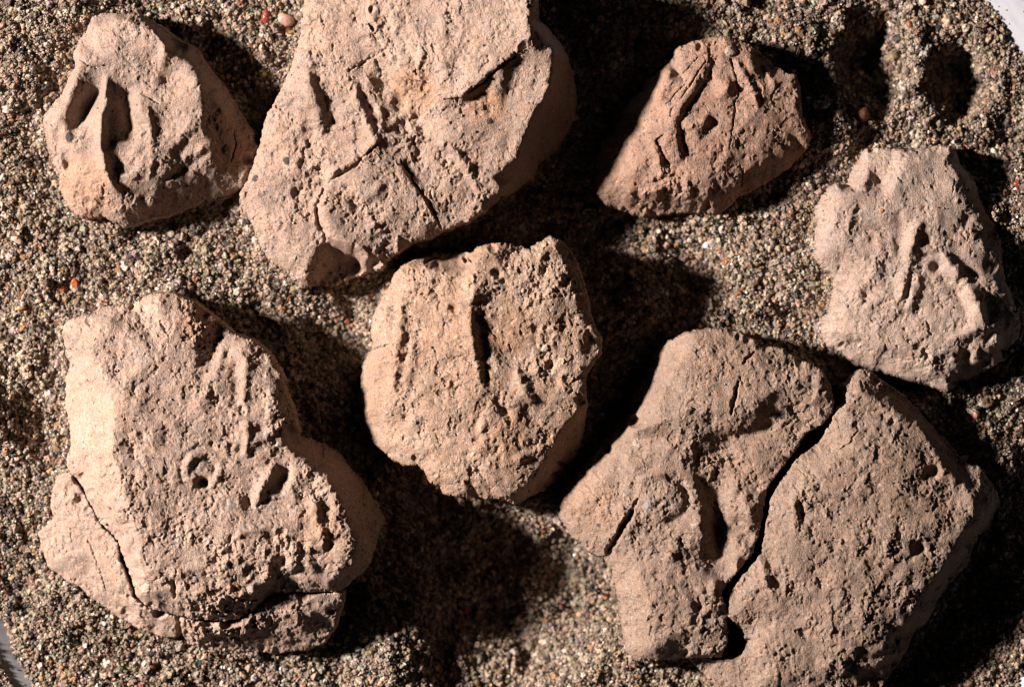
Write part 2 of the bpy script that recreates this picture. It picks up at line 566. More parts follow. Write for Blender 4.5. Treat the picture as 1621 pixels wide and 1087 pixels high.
def build_part(name, g, poly, sd, mat, parent, seed, bev, bevh, zbot, kfac, bulge=3.0, under=None):
    rag = 0.85 * bevh
    t = np.clip(sd / bev, 0, 1)
    Z = g.Z.copy()
    if under is not None:                  # another piece lies on top here
        Z -= 9 * smooth(under / 3.0)
    Z = Z - bevh * (1 - np.sqrt(np.clip(1 - (1 - t) ** 2, 0, 1)))
    Z -= rag * smooth(fbm(g.X, g.Y, 11, 3, seed + 12) * 2 + 0.1) * (1 - t) ** 2
    keep = sd > 0.25 * STEP
    cell = keep[:-1, :-1] & keep[1:, :-1] & keep[:-1, 1:] & keep[1:, 1:]
    # drop stray corners: cells that touch the main body only at one corner give odd rims, fine at this size
    gy, gx = np.gradient(sd, STEP)
    gl = np.hypot(gx, gy) + 1e-6
    jj, ii = np.nonzero(cell)
    nx = g.X.shape[1]
    a = jj * nx + ii
    quads = np.stack([a, a + nx, a + nx + 1, a + 1], 1)      # y runs down, so this winds upwards
    used = np.unique(quads)
    remap = np.full(g.X.size, -1, np.int64)
    remap[used] = np.arange(len(used))
    quads = remap[quads]
    e = np.concatenate([quads[:, [0, 1]], quads[:, [1, 2]], quads[:, [2, 3]], quads[:, [3, 0]]])
    key = np.sort(e, 1)
    key = key[:, 0] * len(used) + key[:, 1]
    u, inv, cnt = np.unique(key, return_inverse=True, return_counts=True)
    be = e[cnt[inv] == 1]
    bv = np.unique(be)
    x = g.X.ravel()[used].copy(); y = g.Y.ravel()[used].copy(); z = Z.ravel()[used].copy()
    nxv = (gx / gl).ravel()[used]; nyv = (gy / gl).ravel()[used]; sdv = sd.ravel()[used]
    mv = np.clip(sdv[bv], 0, 2 * STEP)
    x[bv] -= nxv[bv] * mv; y[bv] -= nyv[bv] * mv
    tint = g.T.reshape(-1, 3)[used]
    V = [np.stack([x, y, z], 1)]
    Tn = [tint]
    n0 = len(used)
    bi = np.full(n0, -1, np.int64)
    bi[bv] = np.arange(len(bv))
    prev = bv.copy()
    F = [quads]
    K = 10
    ox, oy = -nxv[bv], -nyv[bv]
    zt = z[bv]
    prev_idx = np.full(n0, -1, np.int64)
    prev_idx[bv] = bv
    cur = n0
    for k in range(1, K + 1):
        f = k / K
        zz = zt + (zbot - zt) * f
        off = bulge * math.sin(math.pi * min(1, f * 1.1)) - 5.0 * f * f
        off = off + 3.6 * min(1, f * 3) * fbm(x[bv] + zz * 0.7, y[bv] + zz * 0.9, 14, 4, seed + 21)
        V.append(np.stack([x[bv] + ox * off, y[bv] + oy * off, zz], 1))
        Tn.append(tint[bv])
        ni = np.full(n0, -1, np.int64)
        ni[bv] = cur + np.arange(len(bv))
        F.append(np.stack([prev_idx[be[:, 1]], prev_idx[be[:, 0]], ni[be[:, 0]], ni[be[:, 1]]], 1))
        prev_idx = ni
        cur += len(bv)
    cen = np.array([[x.mean(), y.mean(), zbot]])
    V.append(cen); Tn.append(np.ones((1, 3)))
    F3 = np.stack([prev_idx[be[:, 1]], prev_idx[be[:, 0]], np.full(len(be), cur)], 1)
    V = np.concatenate(V)
    Tn = np.concatenate(Tn)
    W = np.empty_like(V)
    W[:, 0] = (V[:, 0] - CX) * S * kfac
    W[:, 1] = (CY - V[:, 1]) * S * kfac
    W[:, 2] = V[:, 2] * S
    if parent is not None:
        W -= np.array(parent.location)
    return mesh_from_arrays(name, W, np.concatenate(F), F3, mat, parent, Tn)


def thing(name, label, cat, x=None, y=None, group=None):
    o = bpy.data.objects.new(name, None)
    C.objects.link(o)
    o.empty_display_size = 0.005
    if x is not None:
        o.location = ((x - CX) * S, (CY - y) * S, 0)
    o['label'] = label
    o['category'] = cat
    if group:
        o['group'] = group
    return o


def affine(x0, y0, s):
    return lambda x, y: (x0 + x / s, y0 + y / s)


def fragment(label, seed, T, parts, ctrl, feats, mat, amp=1.0, zedge=45, sig=2.6, crumbs=1.0, pits=1.0, wob=5.0,
             k_z=60, hs=1.0, soft=3.2):
    """parts: list of dicts name, outline (triples or pairs), bev, bevh"""
    rng = random.Random(seed)
    for p in parts:
        tp = p.get('T', T)
        p['poly'] = [(*tp(q[0], q[1]), q[2] if len(q) > 2 else zedge) for q in p['outline']]
    g = Grid([p['poly'] for p in parts])
    pts, edges = [], []
    for p in parts:
        n0 = len(pts)
        n = len(p['poly'])
        pts += p['poly']
        edges += [(n0 + i, n0 + (i + 1) % n) for i in range(n)]
        pts += [(*p.get('T', T)(c[0], c[1]), c[2]) for c in p.get('ctrl', [])]
    pts += [(*T(c[0], c[1]), c[2]) for c in ctrl]
    pts = [(q[0], q[1], lift(q[2]) * hs) for q in pts]
    g.Z = base_form(g, pts, edges, sig)
    bx = g.X + 7 * fbm(g.X, g.Y, 32, 4, seed + 120, 0.55)
    by = g.Y + 7 * fbm(g.X, g.Y, 32, 4, seed + 130, 0.55)
    fx = np.clip((bx - g.x[0]) / STEP, 0, len(g.x) - 1.01)
    fy = np.clip((by - g.y[0]) / STEP, 0, len(g.y) - 1.01)
    ix, iy = fx.astype(int), fy.astype(int)
    fx, fy = fx - ix, fy - iy
    Zb = g.Z
    g.Z = (Zb[iy, ix] * (1 - fx) + Zb[iy, ix + 1] * fx) * (1 - fy) + (Zb[iy + 1, ix] * (1 - fx) + Zb[iy + 1, ix + 1] * fx) * fy
    sds = []
    for i, p in enumerate(parts):
        WX = g.X + wob * fbm(g.X, g.Y, 16, 5, seed + 70 + i * 7, 0.72)
        WY = g.Y + wob * fbm(g.X, g.Y, 16, 5, seed + 80 + i * 7, 0.72)
        sds.append(poly_sd(WX, WY, p['poly']) + p.get('grow', 0))
    sharp = ('crack', 'chip', 'tint', 'rough')
    jobs = [(feats, T, seed)] + [(p['feats'], p.get('T', T), seed + 3) for p in parts if p.get('feats')]
    for fs, tt, sd_ in jobs:
        apply_features(g, [f for f in fs if f[0] not in sharp], tt, rng, sd_)
    g.Z = 0.25 * g.Z + 0.75 * blur(g.Z, soft / STEP)      # handled, weathered impressions have no crisp edges
    for fs, tt, sd_ in jobs:
        apply_features(g, [f for f in fs if f[0] in sharp], tt, rng, sd_)
    for p, sd_ in zip(parts, sds):
        if p.get('over'):
            g.Z += p['over'] * smooth(0.5 + sd_ / 4.0)
    ins = np.maximum.reduce(sds) > 2
    texture_surface(g, amp, rng, seed, ins, crumbs, pits)
    kf = 1 - k_z * 1.4 * hs / CAM_D
    cx = sum(q[0] for q in parts[0]['poly']) / len(parts[0]['poly'])
    cy = sum(q[1] for q in parts[0]['poly']) / len(parts[0]['poly'])
    for sd_ in sds:
        gy_, gx_ = np.gradient(sd_, STEP)
        chip_rim(g, sd_, rng, int((sd_ > 0).sum() ** 0.5 / 7), gx_, gy_)
    for p in parts:
        FOOT.append([q[:2] for q in p['poly']])
    TOPS.append((g, np.maximum.reduce(sds), kf))
    root = thing('clay_sealing', label, 'clay sealing', cx, cy, 'clay sealings laid on the sand')
    for i, p in enumerate(parts):
        o = build_part(p['name'], g, p['poly'], sds[i], p.get('mat', mat), root, seed + i * 5, p.get('bev', 9) * 0.6,
                       p.get('bevh', 8) * 0.7, -38, kf, p.get('bulge', 3.0),
                       None if p.get('over') or not any(q.get('over') for q in parts) else
                       np.maximum.reduce([sds[j] for j, q in enumerate(parts) if q.get('over')]))
        if p.get('label'):
            o['label'] = p['label']
    return root, g


# ------------------------------------------------------------------ the sand
DCX, DCY, DR = 826.0, 577.0, 925.0
MOUNDS = [  # x y r h; some added to steer shadows, first one out of view
    (-50, 640, 70, 42), (60, 560, 40, 8), (30, 400, 60, 8), (120, 425, 50, 6), (290, 398, 13, -16), (270, 372, 14, 5),
    (225, 362, 14, -8), (1365, 90, 34, -44), (1395, 150, 34, -30), (1398, 35, 30, -22), (1510, 105, 34, -40),
    (1525, 160, 26, -34), (1452, 120, 16, 14), (1450, 60, 22, 12), (1560, 60, 30, 10), (1250, 60, 45, 10),
    (1120, 25, 40, 8), (1010, 70, 18, -14), (750, 940, 90, -46), (800, 860, 60, -40), (890, 860, 60, -34), (850, 990, 80, -44), (1000, 940, 60, -20), (925, 1075, 30, 20), (845, 990, 40, 8),
    (610, 1050, 48, 24), (655, 975, 16, 12), (1015, 490, 34, 16), (1205, 495, 30, 16), (1240, 380, 40, 8),
    (1100, 420, 55, -44), (1030, 340, 50, -20), (960, 380, 50, -26), (540, 560, 70, -30), (400, 490, 30, -10), (700, 880, 70, -14), (930, 950, 70, -26),
    (1570, 720, 60, 34), (1470, 650, 55, 40), (1310, 190, 50, 34), (1270, 300, 40, 14), (1605, 330, 70, 44), (1600, 500, 40, 20), (1510, 660, 20, -10), (1600, 950, 60, -12), (1560, 1060, 40, 6), (340, 60, 30, -10),
    (430, 80, 40, 6), (40, 60, 22, -14), (60, 300, 40, -4), (30, 900, 50, -10), (120, 1050, 60, 4),
    (980, 230, 45, -14), (1060, 30, 30, 6), (1330, 250, 40, 4), (560, 480, 30, -10), (1600, 210, 40, -8), (1590, 460, 26, -6),
]


HOLLOWS = [(765, 1040, 95, -40), (880, 1030, 60, -26), (930, 900, 75, -24), (1382, 108, 54, -40), (1512, 128, 52, -40), (1375, 35, 36, -26), (600, 640, 50, -20), (1000, 640, 50, -20)]


def sand_h(X, Y):
    Z = np.zeros_like(X, dtype=float)
    wx = X + 14 * fbm(X, Y, 60, 3, 201)
    wy = Y + 14 * fbm(X, Y, 60, 3, 211)
    for x, y, r, h in MOUNDS:
        Z += h * np.exp(-(((wx - x) ** 2 + (wy - y) ** 2) / (r * r)) ** 1.25)
    for x, y, r, h in HOLLOWS:
        Z += h * np.exp(-(((wx - x) ** 2 + (wy - y) ** 2) / (r * r)) ** 3)
    Z -= 44 * np.exp(-(((X - 790) / 430) ** 2 + ((Y - 720) / 330) ** 2))
    Z -= 20 * np.exp(-(((X - 940) / 120) ** 2 + ((Y - 250) / 120) ** 2))
    Z += 18 * fbm(X, Y, 130, 3, 221)
    Z += 12 * fbm(X, Y, 42, 3, 231)
    Z += 4.5 * fbm(X, Y, 15, 2, 241)
    return Z


def sand_R(X, Y):
    """radius at which the sand ends, by direction; it is heaped over the rim at the far left corner"""
    th = np.arctan2(Y - DCY, X - DCX)
    r = DR + 7 * np.sin(th * 9 + 1) + 5 * np.sin(th * 23) + 4 * np.sin(th * 41 + 2) + 3 * np.sin(th * 77)
    tl = np.exp(-((np.abs(th - math.radians(-145)) / 0.20) ** 4))
    return r + 120 * tl + 20 * np.exp(-((th - math.radians(32)) / 0.06) ** 2) + 14 * np.exp(-((th + math.radians(35)) / 0.07) ** 2) + 6 * np.exp(-((th - math.radians(149)) / 0.05) ** 2), tl


def foot_mask(x, y, far=2):
    inside = np.full(len(x), -1e9)
    for poly in FOOT:
        xs = [p[0] for p in poly]; ys = [p[1] for p in poly]
        m = (x > min(xs) - far) & (x < max(xs) + far) & (y > min(ys) - far) & (y < max(ys) + far)
        if m.any():
            d = poly_sd(x[m], y[m], poly)
            inside[m] = np.maximum(inside[m], d)
    return inside


def sand_full(X, Y):
    R, tl = sand_R(X, Y)
    r = np.hypot(X - DCX, Y - DCY)
    Z = sand_h(X, Y)
    edge = np.clip((R - r) / 30, 0, 1)
    Z = Z * smooth(np.clip((R - r) / 60, 0, 1)) + 40 * tl * smooth((r - 830) / 90)
    Z = Z - (1 - np.sqrt(np.clip(1 - (1 - edge) ** 2, 0, 1))) * (12 + 30 * tl)
    fm = foot_mask(X.ravel(), Y.ravel(), 26).reshape(X.shape)
    bank = smooth(1 + fm / 17) * (fm < 6)
    Z = Z + bank * (9 + 9 * fbm(X, Y, 30, 2, 261))
    return Z, R - r


# ------------------------------------------------------------------ clay materials
CLAY_A = clay_mat('fired clay greyish pink', (0.52, 0.385, 0.30), (0.62, 0.46, 0.355), (0.42, 0.33, 0.275), 1, 0.35)
CLAY_B = clay_mat('fired clay pale pink', (0.58, 0.42, 0.32), (0.66, 0.49, 0.375), (0.43, 0.34, 0.28), 2, 0.5)
CLAY_C = clay_mat('fired clay reddish brown', (0.52, 0.33, 0.235), (0.62, 0.42, 0.305), (0.31, 0.235, 0.20), 3, 0.6)
CLAY_D = clay_mat('fired clay ashen pink', (0.62, 0.475, 0.38), (0.74, 0.58, 0.46), (0.51, 0.41, 0.345), 4, 0.35)
CLAY_E = clay_mat('fired clay sandy buff', (0.57, 0.39, 0.27), (0.68, 0.50, 0.37), (0.47, 0.31, 0.20), 5, 0.5, 0.07)
CLAY_F = clay_mat('fired clay pinkish buff', (0.62, 0.46, 0.355), (0.70, 0.52, 0.40), (0.47, 0.37, 0.30), 6, 0.5, 0.015)
CLAY_H = clay_mat('fired clay pale slab', (0.64, 0.47, 0.36), (0.72, 0.54, 0.42), (0.55, 0.42, 0.34), 9, 0.5)
CLAY_G = clay_mat('fired clay dull brown', (0.46, 0.335, 0.25), (0.555, 0.41, 0.31), (0.36, 0.27, 0.21), 7, 0.45, 0.02)

GREY = (0.35, 0.42, 0.52)
DARK = (0.2, 0.22, 0.26)
PALE = (1.5, 1.6, 1.7)

# ---- far left fragment with the pointed arch impression
T1 = affine(0, 0, 2.7178)
fragment('greyish pink clay lump with a deep A shaped impression, in the far left corner', 11, T1, [dict(
    name='clay_body', bev=9, bevh=9,
    outline=[(395, 75, 40), (430, 58, 40), (520, 52, 40), (590, 60, 42), (640, 85, 42), (700, 120, 40), (760, 170, 34),
             (830, 200, 30), (880, 270, 28), (950, 370, 32), (1000, 440, 32), (1050, 520, 32), (1080, 570, 32),
             (1105, 640, 30), (1085, 700, 28), (1060, 760, 26), (1040, 800, 24), (960, 830, 22), (870, 855, 20),
             (800, 890, 20), (740, 915, 20), (650, 940, 22), (570, 960, 24), (530, 972, 24), (480, 950, 26),
             (430, 925, 26), (360, 935, 24), (310, 915, 22), (265, 860, 20), (245, 800, 20), (250, 750, 24),
             (230, 710, 26), (205, 650, 28), (190, 590, 34), (183, 500, 40), (225, 450, 44), (265, 405, 44),
             (300, 330, 46), (325, 290, 46), (315, 230, 44), (340, 170, 42), (370, 130, 42)])],
    [(230, 490, 60), (330, 330, 66), (395, 410, 55), (360, 500, 53), (300, 440, 66), (285, 540, 62), (425, 520, 72), (350, 260, 60), (400, 110, 56), (560, 90, 66), (650, 130, 74), (720, 200, 78),
     (800, 260, 66), (870, 340, 84), (880, 420, 86), (865, 540, 78), (760, 560, 66), (700, 400, 64), (760, 330, 60),
     (560, 250, 66), (450, 250, 62), (420, 600, 66), (300, 600, 58), (350, 700, 54), (290, 830, 32), (450, 800, 60),
     (480, 900, 44), (570, 870, 52), (560, 760, 66), (650, 700, 68), (700, 770, 58), (640, 880, 44), (900, 620, 62),
     (980, 520, 50), (990, 640, 46), (940, 740, 40), (1040, 640, 40), (800, 800, 44), (250, 560, 50), (900, 800, 30), (930, 420, 62)],
    [('blob', 376, 455, 34, -25, 2.4, 117), ('ridge', [(350, 350), (310, 430), (290, 520)], 6, 3),
     ('tint', 350, 820, 60, (1.18, 1.02, 0.9)), ('tint', 1000, 620, 50, (1.05, 0.92, 0.82)), ('tint', 500, 300, 60, (0.9, 0.92, 0.96)),
     ('ridge', [(465, 315), (462, 400), (445, 500), (440, 570), (450, 680), (480, 780), (540, 860)], 6.5, 14),
     ('groove', [(520, 350), (560, 450), (570, 540), (545, 640), (500, 700)], 10, 16), ('blob', 545, 480, 36, -12, 2.6, 82),
     ('ridge', [(590, 420), (640, 560), (650, 640), (590, 760)], 12, 5),
     ('ridge', [(645, 440), (657, 560), (665, 680), (640, 800)], 4, 4),
     ('groove', [(700, 450), (730, 550), (740, 620)], 13, 7),
     ('groove', [(750, 280), (735, 350), (760, 400)], 12, 9),
     ('blob', 850, 350, 10, 7), ('blob', 850, 430, 12, 5), ('ridge', [(840, 500), (800, 580), (730, 650)], 8, 6),
     ('groove', [(690, 790), (790, 730), (920, 645)], 4.5, 13),
     ('ridge', [(700, 760), (800, 695), (900, 620)], 4, 3),
     ('groove', [(600, 860), (640, 880)], 10, 6),
     ('crack', [(340, 255), (385, 285), (430, 300)], 2.0, 5), ('crack', [(610, 405), (700, 450)], 2.2, 5),
     ('scarp', [(590, 80), (640, 120), (700, 190)], 2.5, 7, 14),
     ('blob', 640, 150, 7, 7), ('blob', 715, 205, 7, 9), ('ridge', [(715, 210), (705, 300)], 7, 6),
     ('ridge', [(470, 60), (560, 110), (600, 160)], 5, 4),
     ('ridge', [(970, 440), (975, 520)], 5, 4),
     ('ridge', [(200, 520), (250, 640), (270, 760), (380, 850)], 3.5, 4), ('crack', [(225, 600), (260, 740), (330, 820)], 1.5, 4),
     ('pit', 290, 710, 9.5, 14), ('chip', 303, 592, 8, DARK, 2.5), ('chip', 975, 645, 7, GREY, 3), ('chip', 975, 655, 3, (0.9, 0.9, 1.0), 2),
     ('rough', 680, 520, 32, 1.7), ('rough', 620, 110, 40, 2.2), ('rough', 300, 780, 50, 1.6), ('rough', 600, 900, 40, 1.7),
     ('rough', 520, 500, 46, 0.4), ('rough', 380, 460, 30, 0.4), ('rough', 560, 280, 44, 0.6), ('rough', 1000, 640, 36, 0.7),
     ('crack', [(1000, 560), (1010, 620), (995, 700)], 1.2, 3),
     ('lines', 560, 350, 40, 60, 6, 0.6)],
    CLAY_A, amp=0.66, zedge=30, crumbs=0.6, hs=0.9)

# ---- large fragment running out at the far edge
T2 = affine(350, 0, 2.265)
fragment('large pale pink clay fragment with a raised slab, running out of frame at the top', 22, T2, [
    dict(name='clay_body', bev=9, bevh=9,
         outline=[(330, -90, 50), (300, -30, 50), (295, 60, 52), (285, 120, 52), (265, 200, 50), (240, 260, 50),
                  (220, 310, 48), (180, 380, 46), (150, 440, 44), (140, 510, 42), (110, 590, 40), (90, 650, 38),
                  (60, 690, 38), (70, 730, 38), (100, 790, 38), (130, 850, 34), (150, 910, 30), (190, 950, 26),
                  (240, 980, 22), (290, 1030, 18), (340, 1010, 16), (390, 1020, 14), (440, 1000, 14), (500, 980, 16),
                  (545, 950, 24), (556, 968, 58), (572, 962, 58), (590, 930, 58), (640, 900, 58), (690, 868, 56), (750, 850, 56), (780, 830, 54),
                  (830, 815, 58), (890, 790, 60), (940, 755, 62), (1000, 700, 64), (1060, 670, 20), (1110, 630, 18),
                  (1140, 570, 20), (1200, 530, 20), (1250, 450, 20), (1275, 370, 20), (1270, 310, 22), (1250, 230, 26),
                  (1215, 150, 40), (1170, 100, 44), (1135, 70, 50), (1130, -90, 60)]),
    dict(name='raised_slab', bev=4, bevh=4, T=T2, grow=2.0, over=5, mat=CLAY_H, label='smooth raised slab overlapping the top of the fragment',
         outline=[(540, -90, 88), (530, 40, 88), (535, 90, 88), (570, 150, 88), (610, 220, 88), (660, 280, 90), (740, 300, 96),
                  (800, 360, 104), (860, 352, 110), (930, 300, 116), (1000, 240, 122), (1050, 205, 126), (1110, 172, 130),
                  (1108, 100, 130), (1118, 40, 130), (1122, -90, 130)])],
    [(320, 60, 66), (300, 200, 66), (420, 150, 74), (500, 180, 78), (250, 330, 60), (200, 450, 56), (380, 300, 72),
     (470, 300, 76), (560, 500, 78), (610, 300, 68), (665, 370, 66), (700, 500, 70), (730, 440, 68), (785, 420, 88), (830, 500, 90), (780, 520, 78), (540, 200, 72), (590, 250, 70), (150, 620, 52), (250, 620, 62),
     (400, 600, 72), (120, 700, 48), (200, 800, 54), (320, 780, 56), (300, 700, 54), (440, 740, 78), (400, 780, 72), (530, 640, 84), (450, 570, 68), (380, 620, 66), (720, 610, 68), (660, 700, 76), (800, 700, 70), (360, 870, 56), (320, 940, 50), (300, 990, 38), (395, 905, 30), (420, 925, 20), (400, 850, 68), (460, 885, 68), (530, 935, 64), (530, 968, 14),
     (480, 930, 18), (400, 700, 74), (430, 830, 70), (500, 900, 66), (560, 780, 76), (640, 620, 80), (700, 780, 68), (760, 790, 62),
     (680, 860, 56), (840, 560, 84), (860, 380, 92), (930, 340, 98), (920, 500, 92), (900, 700, 66), (980, 640, 74), (840, 780, 56),
     (1060, 240, 110), (1150, 130, 108), (1195, 190, 112), (1195, 260, 112), (1180, 320, 110), (1110, 440, 104), (1060, 570, 92),
     (1010, 680, 72), (1215, 300, 58), (1150, 440, 50), (1100, 570, 42), (1240, 330, 34), (1200, 450, 30), (1060, 640, 36),
     (1000, 400, 100)],
    [('blob', 385, 395, 34, -6, 2.0, 72), ('ridge', [(270, 270), (285, 380), (290, 480)], 7, 4), ('ridge', [(300, 255), (330, 340), (350, 420), (360, 500)], 10, 11), ('pit', 345, 265, 16, 8),
     
     ('groove', [(270, 280), (250, 380), (240, 480)], 12, 6),
     ('pit', 300, 585, 9, 11), ('pit', 205, 545, 10, 7), ('pit', 370, 660, 8, 9), ('chip', 235, 578, 6, DARK, 1.5), ('chip', 120, 640, 5, DARK, 2),
     ('ridge', [(465, 280), (490, 350), (520, 430), (560, 505), (510, 560), (420, 610), (355, 655)], 6, 9),
     ('crack', [(575, 510), (520, 560), (480, 600), (400, 645), (375, 668)], 2.4, 5), ('tint', 950, 380, 34, (1.0, 0.84, 0.7)), ('tint', 700, 330, 40, (1.0, 0.85, 0.7)), ('tint', 330, 360, 50, (0.85, 0.87, 0.9)),
     ('groove', [(500, 330), (530, 400), (575, 480)], 6, 6),
     ('ridge', [(560, 440), (600, 480), (680, 510)], 7, 7), ('ridge', [(520, 250), (545, 350), (590, 430)], 6, 5),
     ('pit', 640, 380, 15, 9), ('pit', 650, 460, 13, 9), ('pit', 700, 430, 10, 8), ('groove', [(700, 440), (740, 500)], 5, 12),
     ('pit', 590, 300, 12, 7), ('groove', [(700, 330), (760, 390)], 10, 8), ('blob', 720, 345, 8, 5),
     ('scarp', [(700, 300), (640, 270), (600, 225), (560, 160), (528, 80)], 4, 7, 15),
     ('crack', [(640, 565), (690, 650), (740, 720), (775, 790), (795, 830)], 3.0, 6), ('scarp', [(795, 830), (740, 720), (640, 565)], 4, 6, 22),
     ('groove', [(660, 580), (690, 640)], 9, 10),
     ('groove', [(600, 560), (610, 640), (570, 700)], 8, 5),
     ('ridge', [(770, 500), (830, 540), (880, 600), (925, 690)], 5, 8), ('groove', [(860, 640), (920, 715)], 5, 9),
     ('groove', [(830, 570), (870, 640)], 7, 7),
     ('crack', [(370, 670), (345, 740), (350, 800), (385, 870)], 5, 12), ('scarp', [(375, 660), (350, 760), (385, 870), (440, 890), (500, 935), (545, 955)], 4, 12, 26),
     ('groove', [(250, 690), (340, 700)], 9, 8), ('pit', 270, 690, 8, 7), ('groove', [(250, 770), (290, 830)], 10, 4),
     ('crack', [(95, 790), (150, 760)], 1.5, 3),
     ('ridge', [(500, 720), (560, 690), (590, 660)], 6, 5), ('groove', [(480, 720), (560, 720)], 3, 5),
     ('crack', [(880, 345), (930, 310), (1000, 250), (1060, 210)], 2.2, 5), ('pit', 950, 340, 12, 3), ('pit', 925, 405, 5, 4), ('pit', 960, 400, 8, 4),
     ('chip', 962, 440, 5, DARK, 1.5), ('crack', [(1040, 225), (1050, 205), (1110, 170)], 2.2, 5),
     ('crack', [(460, 260), (500, 240), (560, 200)], 2, 4), ('pit', 360, 160, 9, 5),
     ('rough', 640, 400, 60, 2.2), ('rough', 330, 700, 60, 1.7), ('rough', 840, 640, 36, 1.8), ('rough', 400, 100, 60, 1.0),
     ('rough', 250, 470, 50, 1.5), ('rough', 1040, 420, 90, 0.35), ('rough', 950, 140, 80, 0.5), ('rough', 600, 80, 26, 1.0),
     ('rough', 580, 800, 50, 1.2), ('lines', 950, 140, 60, -48, 5, 0.8), ('lines', 640, 100, 40, 75, 12, 2.2),
     ('ridge', [(620, 40), (640, 120)], 5, 4), ('ridge', [(690, 90), (730, 240)], 8, 3), ('ridge', [(790, 60), (800, 200), (820, 340)], 9, 3.5)],
    CLAY_B, amp=0.95, zedge=45, k_z=70)

